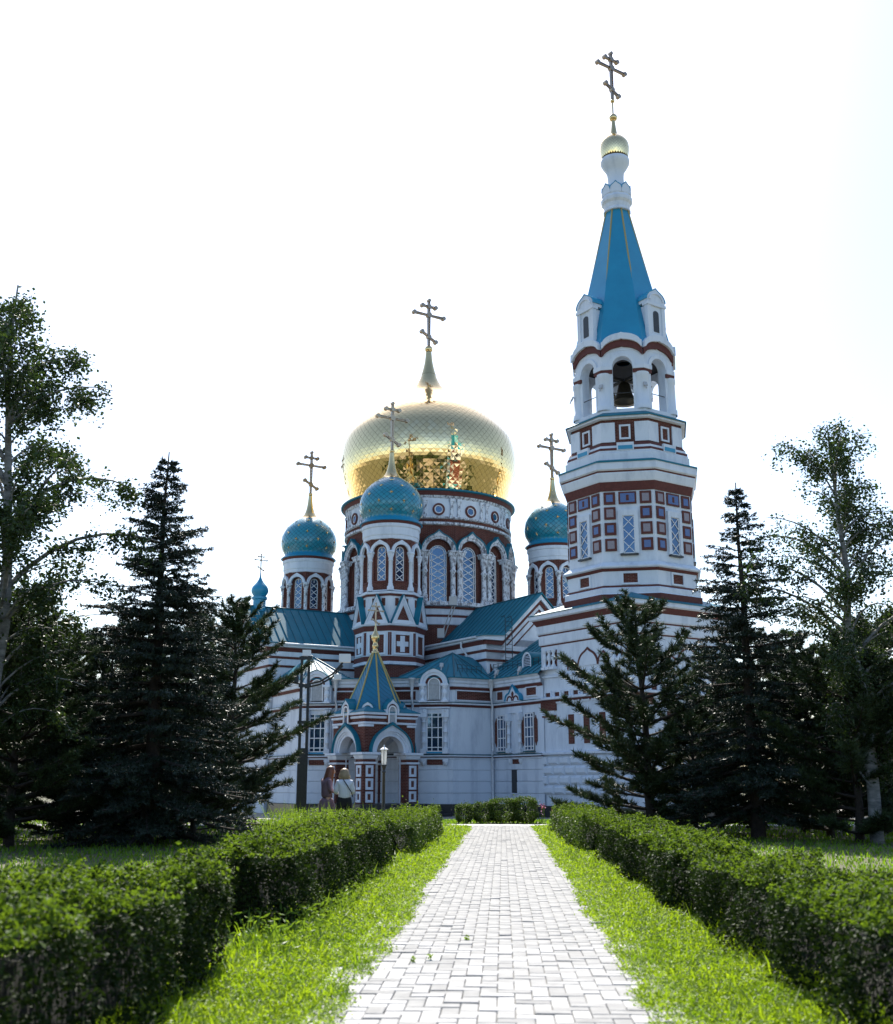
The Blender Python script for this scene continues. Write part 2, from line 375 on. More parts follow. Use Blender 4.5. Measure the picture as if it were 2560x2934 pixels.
def interp(prof, m):                                       # smooth resampling of a profile
    P_ = [Vector(p) for p in prof]; out_ = []
    for i in range(len(P_) - 1):
        a = P_[max(i - 1, 0)]; b_ = P_[i]; c = P_[i + 1]; d = P_[min(i + 2, len(P_) - 1)]
        for k in range(m):
            t = k / m; out_.append(0.5 * ((2 * b_) + (c - a) * t + (2 * a - 5 * b_ + 4 * c - d) * t * t + (3 * b_ - a - 3 * c + d) * t ** 3))
    out_.append(P_[-1]); return [(max(p.x, 0.004), p.y) for p in out_]

def shingled_dome(c, prof, name, base_mat, tile_mat, Naround, tile_h, s_range, parent, individual, tilt, puff, label=None, shrink=0.965):
    """an onion shell with diamond shingles over it: the nearest as objects, the rest joined"""
    pr = interp(prof, 10)
    dome = MB().lathe(c, pr, 64).build(name, base_mat, parent)
    if label: dome['label'] = label
    S = [0.0]
    for p, q in zip(pr[:-1], pr[1:]): S.append(S[-1] + math.hypot(q[0] - p[0], q[1] - p[1]))
    pa = np.array(pr); S = np.array(S); s0, s1 = s_range[0] * S[-1], s_range[1] * S[-1]
    # rows get shorter where the shell gets thinner, so the diamonds keep their shape
    rows = [s0]; rmax = pa[:, 0].max()
    while rows[-1] < s1:
        r_ = np.interp(rows[-1], S, pa[:, 0]); rows.append(rows[-1] + max(tile_h * 0.42, tile_h * (0.35 + 0.65 * r_ / rmax)))
    def pt(i, j, e=0.0):
        s_ = rows[j]; r_ = float(np.interp(s_, S, pa[:, 0])) + e; z = float(np.interp(s_, S, pa[:, 1])); a = 2 * math.pi * i / Naround
        return Vector((c[0] + r_ * math.cos(a), c[1] + r_ * math.sin(a), z))
    camp = Vector((0, 0, EYE)); tiles = []
    for j in range(1, len(rows) - 1):
        for i in range(Naround):
            o = (j % 2) * 0.5
            q = [pt(i + o, j), pt(i + o + 0.5, j - 1), pt(i + o + 1, j), pt(i + o + 0.5, j + 1)]
            ctr = (q[0] + q[1] + q[2] + q[3]) / 4; n = (q[2] - q[0]).cross(q[3] - q[1])
            if n.length < 1e-6: continue
            n.normalize(); v = (camp - ctr).normalized(); tiles.append((n.dot(v), ctr, n, q))
    tiles.sort(key=lambda t: -t[0]); joined = MB()
    for k, (f_, ctr, n, q) in enumerate(tiles):
        sz = (q[2] - q[0]).length; tx, ty = random.gauss(0, tilt), random.gauss(0, tilt); ux = (q[2] - q[0]).normalized(); uy = n.cross(ux)
        ctr2 = ctr + n * (sz * 0.03 + 0.012)
        V = []
        for p in q:
            d = (p - ctr) * shrink; V.append(ctr2 + d + n * (d.dot(ux) * tx + d.dot(uy) * ty))
        V.append(ctr2 + n * sz * puff * random.uniform(0.5, 1.5))
        fs = [(0, 1, 4), (1, 2, 4), (2, 3, 4), (3, 0, 4)]
        if k < individual: MB().add(V, fs).build('shingle', tile_mat, dome)
        else: joined.add(V, fs)
    joined.build('shingle_field', tile_mat, dome, kind='stuff')
    return dome

def lattice(parent, T, hw, zb, zs, rows, border, depth_y, individual_panes=True, bar=0.035, arch=True):
    """a glazed opening: panes between white bars; returns nothing, adds sub-parts to parent"""
    fr = MB(T); y = depth_y
    iw = hw - border
    def rod(a, b_, w=bar):
        dx, dz = b_[0] - a[0], b_[1] - a[1]; L = math.hypot(dx, dz) or 1; px_, pz = -dz / L * w / 2, dx / L * w / 2
        q = [(a[0] + px_, a[1] + pz), (a[0] - px_, a[1] - pz), (b_[0] - px_, b_[1] - pz), (b_[0] + px_, b_[1] + pz)]
        fr.add([(x, y - 0.03, z) for x, z in q] + [(x, y + 0.03, z) for x, z in q], [(0, 1, 2, 3), (0, 4, 5, 1), (1, 5, 6, 2), (2, 6, 7, 3), (3, 7, 4, 0)])
    def arcs(h_, z0):
        return [(-h_ * math.cos(math.pi * i / 12), z0 + h_ * math.sin(math.pi * i / 12)) for i in range(13)] if arch else [(-h_, z0 + 0.0), (h_, z0 + 0.0)]
    panes = []
    out_ = [(-hw + bar / 2, zb)] + arcs(hw - bar / 2, zs) + [(hw - bar / 2, zb)]
    for a, b_ in zip(out_, out_[1:] + out_[:1]): rod(a, b_, bar * 1.5)
    if border:
        inn = [(-iw, zb)] + arcs(iw, zs) + [(iw, zb)]
        for a, b_ in zip(inn[:-1], inn[1:]): rod(a, b_)
    H = (zs - zb); ch = H / rows
    for k in range(rows):
        z0 = zb + k * ch; z1 = z0 + ch; zm = (z0 + z1) / 2
        rod((-iw, z0), (iw, z1)); rod((-iw, z1), (iw, z0))
        panes.append([(-iw, z0), (0, zm), (-iw, z1)]); panes.append([(iw, z1), (0, zm), (iw, z0)])
        if k == 0: panes.append([(-iw, z0), (iw, z0), (0, zm)])
        if k < rows - 1: panes.append([(0, zm), (iw, z1), (0, zm + ch), (-iw, z1)])
        if border:
            for sx in (-1, 1):
                rod((sx * iw, z1), (sx * hw, z1)); panes.append([(sx * iw, z0), (sx * hw, z0), (sx * hw, z1), (sx * iw, z1)][::sx])
    if arch:
        panes.append([(0, zs - ch / 2), (iw, zs)] + arcs(iw, zs)[::-1][1:])
        if border:
            rod((0, zs + iw), (0, zs + hw)); A, B = arcs(iw, zs), arcs(hw, zs)
            panes.append(A[:7] + B[:7][::-1]); panes.append(A[6:] + B[6:][::-1])
        else: rod((0, zs), (0, zs + hw))
    else: panes.append([(0, zs - ch / 2), (iw, zs), (-iw, zs)])
    fr.build('glazing_bars', M['frame'], parent)
    if individual_panes:
        for pn in panes:
            t1, t2 = random.gauss(0, 0.010), random.gauss(0, 0.010); cx = sum(p[0] for p in pn) / len(pn); cz = sum(p[1] for p in pn) / len(pn)
            MB(T).poly([(x, y + 0.01 + (x - cx) * t1 + (z - cz) * t2, z) for x, z in pn]).build('pane', M['glass'], parent)
    else:
        g = MB(T)
        for pn in panes:
            t1, t2 = random.gauss(0, 0.010), random.gauss(0, 0.010); cx = sum(p[0] for p in pn) / len(pn); cz = sum(p[1] for p in pn) / len(pn)
            g.poly([(x, y + 0.01 + (x - cx) * t1 + (z - cz) * t2, z) for x, z in pn])
        g.build('pane', M['glass'], parent)

def column(mb, c, r, z0, z1, n=12, cap=0.5, sq=1.25):       # attached column with base, collar and cup capital
    h = z1 - z0
    pr = [(r * 1.35, z0), (r * 1.35, z0 + h * .05), (r * 1.05, z0 + h * .07), (r * 1.25, z0 + h * .10), (r * 1.25, z0 + h * .12), (r, z0 + h * .14), (r * 0.95, z1 - cap * 1.45), (r * 1.25, z1 - cap * 1.40), (r * 1.25, z1 - cap * 1.30), (r * .95, z1 - cap * 1.25), (r * 0.98, z1 - cap), (r * 1.35, z1 - cap * .7), (r * 1.5, z1 - cap * .32)]
    mb.lathe(c, pr, n, True)
    a = r * 1.55
    mb.ring([(c[0] - a, c[1] - a), (c[0] + a, c[1] - a), (c[0] + a, c[1] + a), (c[0] - a, c[1] + a)], [(0, z1 - cap * .32), (0.03, z1 - cap * .2), (0.03, z1 - cap * .12), (0.09, z1 - cap * .1), (0.09, z1)], cap_top=True, cap_bot=True)

# ---- main drum -----------------------------------------------------------------------------------
zf = lambda v: Zp(v, 72.05)
DR = 5.85; NW = 16; WAZ = 172.0
wallz0, wallz1 = zf(1726), zf(1503)
drum_poly = regular(C, DR, NW, WAZ)
drum = MB().ring(circle(C, 6.25, 96), [(0, 7.0), (0, zf(1792))]).build('drum', BR, cath)
cb = circle(C, 6.2, 96)
for nm, mt, prof in [
    ('cornice', W, [(0.0, zf(1793)), (0.12, zf(1790)), (0.12, zf(1770)), (-0.1, zf(1769))]),
    ('brick_band', M['brickplain'], [(0.04, zf(1770)), (0.06, zf(1763))]),
    ('cornice', W, [(0.0, zf(1764)), (0.10, zf(1762)), (0.10, zf(1746)), (0, zf(1744))]),
    ('brick_band', M['brickplain'], [(0.14, zf(1746)), (0.20, zf(1738))]),
    ('ledge', M['peel'], [(0.2, zf(1739)), (0.42, zf(1737)), (0.42, zf(1728)), (0.36, zf(1726)), (-0.6, zf(1722.5))])]:
    MB().ring(cb, prof).build(nm, mt, drum)
ztop = zf(1503)
# window bays
wz_b, wz_s, whw = zf(1722.5), zf(1583), 0.60
ohw, oz_s = 0.86, zf(1580)
bay = 2 * DR * math.tan(math.pi / NW)
for k in range(NW):
    az = WAZ + k * 360 / NW; n = nvec(az); T = frame(C + n.to_2d() * DR, az)
    front = math.cos(R(az - 179)) > -0.05
    if not front and k not in (): pass
    mb = MB(T).hole(-bay / 2, bay / 2, wz_b - 0.05, ztop, ohw, wz_b - 0.02, oz_s, 0.34)
    mb.build('wall', BR, drum)
    if math.cos(R(az - 179)) > -0.25:
        # recessed inner wall and window
        in_ = MB(T).hole(-ohw - 0.02, ohw + 0.02, wz_b - 0.02, oz_s + ohw + 0.05, whw, wz_b, wz_s, 0.16, y=0.20)
        in_.build('wall', BR, drum)
        near = abs(az - 179) < 62
        lattice(drum, T, whw, wz_b, wz_s, 7, 0.17, 0.33, near, bar=0.05)
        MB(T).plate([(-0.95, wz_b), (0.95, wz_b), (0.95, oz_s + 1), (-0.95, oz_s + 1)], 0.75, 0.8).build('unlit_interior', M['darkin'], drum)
        # keel arch and paired columns
        A = arcpts(ohw + 0.02, oz_s, 30); Bq = arcpts(ohw + 0.18, oz_s, 30)
        Bk = arcpts(1.16, oz_s, 30, keel=0.24, w=21)
        MB(T).band(A, Bq, -0.20, 0.02).build('archivolt', M['peel'], drum)
        MB(T).band(Bq, Bk, -0.28, 0.02).build('archivolt', M['peel'], drum)
        Bo = arcpts(1.23, oz_s, 30, keel=0.28, w=21)
        MB(T).band(Bk, Bo, -0.34, 0.0).build('arch_flashing', M['roof'], drum)
    for s_ in (-1, 1):
        cm = MB(T); column(cm, (s_ * (bay / 2 - 0.21), -0.18), 0.17, wz_b - 0.02, oz_s + 0.02, 12, cap=1.0)
        cm.build('column', M['peel'], drum)
# zone above the windows: mouldings, frieze with round windows, eave
zb_ = ztop
ca = circle(C, DR + 0.03, 96)
for nm, mt, prof in [
    ('moulding', M['peel'], [(0, zf(1503)), (0.16, zf(1501)), (0.16, zf(1495)), (0.02, zf(1493))]),
    ('brick_band', BR, [(0.03, zf(1494)), (0.03, zf(1484))]),
    ('moulding', M['peel'], [(0.03, zf(1485)), (0.18, zf(1483)), (0.18, zf(1479)), (0.0, zf(1477))]),
    ('frieze', W, [(0.0, zf(1478)), (0.0, zf(1424))]),
    ('moulding', M['peel'], [(0.0, zf(1426)), (0.14, zf(1422)), (0.14, zf(1419)), (0.2, zf(1418))]),
    ('brick_band', M['brickplain'], [(0.2, zf(1419)), (0.30, zf(1407))]),
    ('eave', M['roof'], [(0.28, zf(1407.5)), (0.46, zf(1406)), (0.46, zf(1402)), (-0.3, zf(1396))])]:
    MB().ring(ca, prof).build(nm, mt, drum)
for k in range(NW):
    az = WAZ + k * 360 / NW
    if math.cos(R(az - 179)) < -0.25: continue
    n = nvec(az); T = frame(C + n.to_2d() * (DR + 0.03), az); zc = zf(1458)
    rg = lambda r: [(r * math.cos(2 * math.pi * i / 24), zc + r * math.sin(2 * math.pi * i / 24)) for i in range(25)]
    MB(T).band(rg(0.30), rg(0.42), -0.10, 0.06, ends=False).build('oculus_ring', M['brickplain'], drum)
    MB(T).band(rg(0.225), rg(0.30), -0.04, 0.05, ends=False).build('oculus_frame', M['frame'], drum)
    MB(T).poly([(x, -0.012, z) for x, z in rg(0.235)[:-1]]).build('pane', M['glass'], drum)
    for az2 in (az + 360 / NW / 2,):
        for s_ in (-1, 1):
            T2 = frame(C + nvec(az2).to_2d() * (DR + 0.03), az2)
            pm = MB(T2); z0, z1 = zf(1478), zf(1426); x = s_ * 0.26
            pm.box(x - 0.13, x + 0.13, -0.12, 0.05, z0, z0 + 0.16); pm.box(x - 0.10, x + 0.10, -0.09, 0.05, z0 + 0.16, z1 - 0.34); pm.box(x - 0.13, x + 0.13, -0.13, 0.05, z1 - 0.34, z1 - 0.20); pm.box(x - 0.17, x + 0.17, -0.16, 0.05, z1 - 0.20, z1)
            pm.build('pilaster', M['peel'], drum)
# gilded dome
def dpx(v, rpx, Y): 
    z = Zp(v, Y); return (rpx / FPX * (Y * math.cos(TILT) + (z - EYE) * math.sin(TILT)), z)
gp = [(5.75, zf(1400))] + [dpx(*q, 78.0) for q in ((1408, 238), (1370, 247), (1330, 249.5), (1290, 243), (1262, 230), (1234, 205), (1208, 174), (1184, 137), (1158, 97), (1134, 62), (1112, 40), (1090, 26), (1066, 17.5), (1040, 11), (1016, 8), (1010, 7.5))]
gd = shingled_dome((C.x, C.y), gp, 'gilded_dome', M['goldbase'], M['goldshingle'], 84, 0.245, (0.0, 0.93), cath, 300, 0.010, 0.012, 'huge golden onion dome of diamond shingles')
ncol = [p for p in interp(gp, 10) if p[1] > Zp(1078, 78)]
MB().lathe((C.x, C.y), [(r + 0.03, z) for r, z in ncol], 24).build('finial_cone', M['gold'], gd)
zb0 = Zp(1010, 78)
MB().lathe((C.x, C.y), [(0.01, zb0 - 0.2)] + [(0.29 * math.sin(math.pi * i / 12) + 0.01, zb0 + 0.26 - 0.29 * math.cos(math.pi * i / 12)) for i in range(13)], 20).build('ball', M['gold'], gd)
cross(gd, (C.x, C.y, zb0 + 0.5), Zp(858, 78) - zb0 - 0.5, E2, M['crossmetal'])

# ---- corner towers with blue star domes ------------------------------------------------------------
def star_mesh():
    mb = MB(); V = [(0, -0.03, 0)]
    for i in range(16):
        r_ = 0.18 if i % 4 == 0 else (0.13 if i % 2 == 0 else 0.045); a = i * math.pi / 8; V.append((r_ * math.sin(a), 0, r_ * math.cos(a)))
    mb.add(V, [(0, 1 + (i + 1) % 16, 1 + i) for i in range(16)]); return mesh_of(mb, 'star', M['gold'])
STAR = star_mesh()
def corner_tower(c, detail, lower, caz=177.0):
    Y0 = 69.08; z_ = lambda v: Zp(v, Y0 - 1.9)
    rd = 1.66; NV = 8; waz = caz + 22.5
    base_pol = regular(c, 2.02, 8, waz)
    t = MB().ring(base_pol, [(0, 6.5), (0, z_(1905))]).build('corner_tower', BR, cath)
    a8 = 2.02
    bands = [('cornice', W, [(0, z_(1905.5)), (0.10, z_(1904)), (0.10, z_(1896)), (0.0, z_(1894.5))]),
             ('brick_band', M['brickplain'], [(0.04, z_(1895.5)), (0.04, z_(1880.5))]),
             ('wall', W, [(0.0, z_(1881)), (0.0, z_(1808))]),
             ('brick_band', M['brickplain'], [(0.03, z_(1808.5)), (0.12, z_(1794))]),
             ('cornice', W, [(0.1, z_(1794.5)), (0.19, z_(1792)), (0.19, z_(1789)), (-0.25, z_(1788.5))]),
             ('wall', W, [(-0.18, z_(1789)), (-0.18, z_(1706))]),
             ('brick_band', M['brickplain'], [(-0.14, z_(1707)), (-0.10, z_(1701))]),
             ('cornice', W, [(-0.12, z_(1701.5)), (-0.06, z_(1700)), (-0.06, z_(1695)), (-0.5, z_(1690))])]
    for nm, mt, prof in bands: MB().ring(base_pol, prof).build(nm, mt, t)
    fw = 2 * a8 * math.tan(math.pi / 8)
    for k in range(8):
        az = waz + 45 * k; T = frame(c + nvec(az).to_2d() * a8, az); face = math.cos(R(az - 179)) > -0.3
        if not lower or not face: continue
        # recessed look panels: brick field in a white frame with a white cross
        zb, zt = z_(1871), z_(1819); hw = 0.47
        MB(T).plate([(-hw, zb), (hw, zb), (hw, zt), (-hw, zt)], -0.006, 0.02).build('brick_panel', BR, t)
        fo = [(-hw - .12, zb - .12), (hw + .12, zb - .12), (hw + .12, zt + .12), (-hw - .12, zt + .12), (-hw - .12, zb - .12)]; fi = [(-hw, zb), (hw, zb), (hw, zt), (-hw, zt), (-hw, zb)]
        MB(T).band(fi, fo, -0.07, 0.02, ends=False).build('panel_frame', W, t)
        zm = (zb + zt) / 2; q = 0.15; hx, hz = 0.385, (zt - zb) / 2 - 0.06
        cp = [(-q, zm - hz), (q, zm - hz), (q, zm - q), (hx, zm - q), (hx, zm + q), (q, zm + q), (q, zm + hz), (-q, zm + hz), (-q, zm + q), (-hx, zm + q), (-hx, zm - q), (-q, zm - q)]
        if k % 2 == 1: MB(T).plate(cp, -0.05, 0.0).build('cross_relief', W, t)
        for s_ in (-1, 1):
            x = s_ * (fw / 2 - 0.06); MB(T).plate([(x - .05, zb - .14), (x + .05, zb - .14), (x + .05, zt + .14), (x - .05, zt + .14)], -0.02, 0.01).build('brick_strip', M['brickplain'], t)
        # steep gable with triangular brick field, blue slopes behind
        zg0, zg1 = z_(1789), z_(1704); g = fw / 2 - 0.02
        tri = lambda f_, up: [(-g * f_, zg0 + up), (g * f_, zg0 + up), (0, zg0 + up + (zg1 - zg0) * f_)]
        Tg = frame(c + nvec(az).to_2d() * (a8 + 0.10), az)
        o_ = lambda f_, up: tri(f_, up) + tri(f_, up)[:1]
        MB(Tg).band(o_(0.80, 0.10), o_(0.985, 0.01), -0.10, 0.35, ends=False).build('gable', W, t)
        MB(Tg).band(o_(0.62, 0.19), o_(0.80, 0.10), -0.05, 0.05, ends=False).build('gable', W, t)
        MB(Tg).band(o_(0.50, 0.26), o_(0.62, 0.19), -0.02, 0.05, ends=False).build('gable', W, t)
        MB(Tg).plate(tri(0.50, 0.26), 0.03, 0.06).build('brick_panel', BR, t)
        gr = MB(Tg)
        for s_ in (-1, 1):
            gr.poly([(s_ * (g + .01), -0.13, zg0 + .0), (0, -0.13, zg1 + .04), (0, 1.0, zg1 + 0.04), (s_ * (g * 0.82), 1.0, zg0 + 0.3)])
            gr.poly([(s_ * (g + .01), -0.13, zg0 - .03), (0, -0.13, zg1 + .0), (0, -0.13, zg1 + 0.04), (s_ * (g + .01), -0.13, zg0 + 0.0)])
        gr.build('gable_roof', M['roof'], t)
        for s_ in (-1, 1):                                   # small brick slots either side of the peak
            MB(T).plate([(s_ * .32 - .11, z_(1735)), (s_ * .32 + .11, z_(1735)), (s_ * .32 + .11, z_(1713)), (s_ * .32 - .11, z_(1713))], 0.14, 0.2).build('brick_panel', BR, t)
    # lantern with eight windows
    wz0, wz1 = z_(1690), z_(1541); fwl = 2 * rd * math.tan(math.pi / 8)
    MB().ring(regular(c, rd, 8, waz), [(-0.9, wz0 - 0.01), (0.05, wz0 - 0.02), (0.05, wz0 + 0.05)]).build('cornice', W, t)
    for k in range(8):
        az = waz + 45 * k; T = frame(c + nvec(az).to_2d() * rd, az); face = math.cos(R(az - 179)) > -0.3
        zb, zs = z_(1660), z_(1574)
        MB(T).hole(-fwl / 2, fwl / 2, wz0, wz1, 0.45, zb - 0.05, z_(1578), 0.22).build('wall', BR, t)
        if face:
            MB(T).hole(-0.47, 0.47, zb - 0.06, zs + 0.7, 0.29, zb, zs, 0.10, y=0.14).build('wall', BR, t)
            lattice(t, T, 0.29, zb, zs, 4, 0.0, 0.22, detail and abs(az - 179) < 50, bar=0.042)
            A = arcpts(0.47, z_(1578), 16); Bk = arcpts(0.66, z_(1578), 16, keel=0.10)
            MB(T).band(A, Bk, -0.16, 0.02).build('archivolt', W, t)
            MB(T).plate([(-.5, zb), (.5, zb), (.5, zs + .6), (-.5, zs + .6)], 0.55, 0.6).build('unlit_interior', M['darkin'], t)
            MB(T).box(-0.46, 0.46, -0.05, 0.1, zb - 0.12, zb - 0.03).build('sill', M['brickplain'], t)
        caz_ = az + 22.5; cc = c + nvec(caz_).to_2d() * (rd / math.cos(math.pi / 8) - 0.02)
        cm = MB(); rr = 0.125; z1 = z_(1578)
        pr = [(rr * 1.7, wz0), (rr * 1.7, wz0 + .22), (rr * 1.2, wz0 + .32), (rr * 1.2, wz0 + .42), (rr, wz0 + .46), (rr, z1 - .62), (rr * 1.25, z1 - .6), (rr * 1.25, z1 - .54), (rr, z1 - .52), (rr * 1.15, z1 - .42), (rr * 1.75, z1 - .2), (rr * 1.75, z1 - .12), (rr * 2.0, z1 - .1), (rr * 2.0, z1 + .03), (0.02, z1 + .04)]
        cm.lathe(cc, pr, 12, True); cm.build('column', W if lower else M['peel'], t)
    cr = circle(c, rd + 0.0, 64)
    for nm, mt, prof in [('brick_band', BR, [(0.05, z_(1556)), (0.05, z_(1537))]),
                         ('frieze', W, [(0.02, z_(1542)), (0.12, z_(1540)), (0.12, z_(1531)), (0.17, z_(1528)), (0.17, Zp(1509, Y0) - .42), (0.24, Zp(1509, Y0) - .36), (0.24, Zp(1509, Y0) - .17)]),
                         ('brick_band', M['brickplain'], [(0.2, Zp(1509, Y0) - .18), (0.27, Zp(1509, Y0) + .02)])]:
        MB().ring(cr, prof).build(nm, mt, t)
    yd = Y0
    dp = [dpx(*q, yd) for q in ((1509, 72), (1508.5, 88), (1506, 88.5), (1499, 80), (1491, 76.5), (1482, 83), (1466, 89.5), (1448, 89.8), (1430, 85.5), (1414, 77.5), (1399, 65), (1386, 50), (1376, 35), (1369, 26), (1355, 15.5), (1336, 9.5), (1315, 6.3), (1298, 5))]
    dm = shingled_dome((c.x, c.y), dp, 'blue_dome', M['bluebase'], M['blueshingle'], 34, 0.165, (0.13, 0.68), cath, 300 if detail else 0, 0.004, 0.006, shrink=0.94)
    ipr = interp(dp, 10); zn = Zp(1377, yd)
    MB().lathe((c.x, c.y), [(r_ + 0.035, z) for r_, z in ipr if z > zn], 24).build('finial_cone', M['gold'], dm)
    MB().lathe((c.x, c.y), [(r_ + 0.02, z) for r_, z in ipr if z < Zp(1486, yd)], 48).build('collar', M['tent'], dm)
    zt = Zp(1298, yd)
    MB().lathe((c.x, c.y), [(0.16 * math.sin(math.pi * i / 10) + 0.008, zt + 0.12 - 0.16 * math.cos(math.pi * i / 10)) for i in range(11)], 14).build('ball', M['gold'], dm)
    cross(dm, (c.x, c.y, zt + 0.26), Zp(1153, yd) - zt - 0.26, E2, M['crossmetal'])
    # stars: rows of eight, staggered
    rs = [p[0] for p in ipr]; zs_ = [p[1] for p in ipr]
    for row, v in enumerate((1479, 1455, 1431, 1408, 1389)):
        z = Zp(v, yd); i = min(range(len(ipr)), key=lambda q: abs(zs_[q] - z) + (10 if q < 45 else 0))
        r_ = rs[i]; dz = zs_[i + 1] - zs_[i - 1]; dr = rs[i + 1] - rs[i - 1]; sl = math.atan2(dr, dz)
        for k in range(8):
            az = caz + 45 * k + 22.5 * (row % 2)
            if math.cos(R(az - 179)) < -0.35: continue
            n = nvec(az); T = frame((c.x + n.x * (r_ + 0.055), c.y + n.y * (r_ + 0.055)), az, z) @ Matrix.Rotation(sl, 4, 'X')
            put_mx(STAR, 'star', T, dm)
    return t
corner_tower(P(6.5, 6.5), True, True)
corner_tower(P(-6.5, 6.5), False, False)
corner_tower(P(6.5, -6.5), False, False)
# ---- arms of the cross -----------------------------------------------------------------------------
def seams(parent, A0, A1, B0, B1, step, r=0.02, name='roof_seam'):      # standing seams from eave line A0-A1 to ridge line B0-B1
    A0, A1, B0, B1 = map(Vector, (A0, A1, B0, B1)); L = (A1 - A0).length; k = max(2, int(L / step)); n = (A1 - A0).cross(B0 - A0).normalized()
    if n.z < 0: n = -n
    for i in range(1, k):
        t = i / k; a = A0.lerp(A1, t) + n * 0.02; b_ = B0.lerp(B1, t) + n * 0.02
        if (a - b_).length < 0.3: continue
        MB().tube([a, b_], r, 4, False).build(name, M['seam'], parent)
def pipe_part(pts, r, parent, name='drainpipe'):
    return MB().tube(pts, r, 10).build(name, M['pipe'], parent)
def arm(az, w=3.75, a1=13.4, ze=9.62, zr=12.30, full=True):
    d = nvec(az).to_2d(); l = Vector((-d.y, d.x)); q = lambda a, b_: C + d * a + l * b_
    poly = [q(3.0, -w), q(a1, -w), q(a1, w), q(3.0, w)]
    arm_o = MB().ring(poly, [(0, G), (0, ze)], closed=False).build('arm_wall', W, cath)
    for nm, mt, prof in [('brick_band', M['brickplain'], [(0.03, ze - 1.38), (0.07, ze - 1.25)]),
                         ('string_course', W, [(0.0, ze - 1.27), (0.10, ze - 1.24), (0.10, ze - 0.84)]),
                         ('brick_band', M['brickplain'], [(0.12, ze - 0.86), (0.15, ze - 0.72)]),
                         ('string_course', W, [(0.10, ze - 0.74), (0.18, ze - 0.70), (0.18, ze - 0.42)])]:
        MB().ring(poly, prof, closed=False).build(nm, mt, arm_o)
    for s_ in (-1, 1):                                       # eaves on the two long sides
        pl = [q(3.0, -w), q(a1 + 0.02, -w)] if s_ < 0 else [q(a1 + 0.02, w), q(3.0, w)]
        MB().ring(pl, [(0.15, ze - 0.44), (0.30, ze - 0.16)], closed=False).build('brick_band', M['brickplain'], arm_o)
        MB().ring(pl, [(0.28, ze - 0.17), (0.40, ze - 0.13), (0.40, ze + 0.14), (0.2, ze + 0.16)], closed=False).build('cornice', W, arm_o)
    T = frame(q(a1, 0), az)
    k0 = w - 0.95; rise = zr - ze
    def line(dz, ext=0.0): return [(-w - ext, ze + dz), (-k0, ze + dz), (0, ze + dz + rise), (k0, ze + dz), (w + ext, ze + dz)]
    MB(T).plate([(-w, ze - 0.45), (w, ze - 0.45)] + line(-0.05)[::-1], 0.0, 0.1).build('gable_wall', W, arm_o)
    for nm, mt, za, zb, y, ex in [('brick_band', M['brickplain'], -1.38, -1.25, -0.07, 0), ('gable_course', W, -1.25, -0.86, -0.10, .05), ('brick_band', M['brickplain'], -0.86, -0.72, -0.14, .1), ('gable_course', W, -0.72, -0.43, -0.18, .1),
                                  ('brick_band', M['brickplain'], -0.43, -0.17, -0.28, .2), ('cornice', W, -0.17, 0.14, -0.40, .38)]:
        MB(T).band(line(za, ex), line(zb, ex), y, 0.05).build(nm, mt, arm_o)
    ov = 0.45; fr = 0.52
    prf = [(-w - ov, ze + 0.12), (-k0, ze + 0.20), (0, ze + rise + 0.24), (k0, ze + 0.20), (w + ov, ze + 0.12)]
    rm = MB(); tq = lambda a, x, z: (q(a, -x).x, q(a, -x).y, z)
    for i in range(4):
        (x0, z0), (x1, z1) = prf[i], prf[i + 1]
        rm.poly([tq(a1 + fr, x0, z0), tq(a1 + fr, x1, z1), tq(4.5, x1, z1), tq(4.5, x0, z0)])
        rm.poly([tq(a1 + fr, x0, z0), tq(a1 + fr, x1, z1), tq(a1 + fr, x1, z1 - .07), tq(a1 + fr, x0, z0 - .07)])
    for s_ in (0, 4): rm.poly([tq(a1 + fr, prf[s_][0], prf[s_][1]), tq(4.5, prf[s_][0], prf[s_][1]), tq(4.5, prf[s_][0], prf[s_][1] - .07), tq(a1 + fr, prf[s_][0], prf[s_][1] - .07)])
    rf = rm.build('roof', RF, cath)
    if full:
        for s_ in (-1, 1):
            seams(rf, tq(4.5, s_ * k0, ze + .20), tq(a1 + fr, s_ * k0, ze + .20), tq(4.5, 0, ze + rise + .24), tq(a1 + fr, 0, ze + rise + .24), 0.55)
        MB().tube([tq(4.5, 0, ze + rise + .25), tq(a1 + fr, 0, ze + rise + .25)], 0.05, 6).build('roof_ridge', M['seam'], rf)
        for s_ in (-1, 1):
            MB().tube([tq(5.0, s_ * (w + ov + 0.04), ze + .07), tq(a1 + fr - .9, s_ * (w + ov + 0.04), ze + .03)], 0.07, 8).build('gutter', M['pipe'], arm_o)
        # baluster in a brick niche at each front corner
        for s_ in (-1, 1):
            bal_niche(frame(q(a1, 0), az), s_ * (w - 0.52), ze - 2.9, ze - 1.55, arm_o, 0.27, 0.12)
    return arm_o, rf, q
def baluster(mb, x, y, z0, z1, r):
    h = z1 - z0; pr = [(r * .95, z0), (r * .95, z0 + h * .08), (r * .6, z0 + h * .14), (r * .45, z0 + h * .26), (r * .55, z0 + h * .32), (r * 1.0, z0 + h * .50), (r * .95, z0 + h * .60), (r * .6, z0 + h * .74), (r * .55, z0 + h * .78), (r * .85, z0 + h * .86), (r * 1.0, z0 + h * .92), (r * 1.0, z1)]
    mb.lathe((x, y), pr, 14, True)
def bal_niche(T, x, z0, z1, parent, hw, r):
    MB(T).plate([(x - hw, z0), (x + hw, z0), (x + hw, z1), (x - hw, z1)], -0.012, 0.02).build('brick_niche', BR, parent)
    m_ = MB(T); baluster(m_, x, -0.12, z0, z1, hw * 0.86); m_.box(x - hw, x + hw, -0.30, -0.01, z0 - 0.14, z0 - 0.001); m_.build('baluster', W, parent)
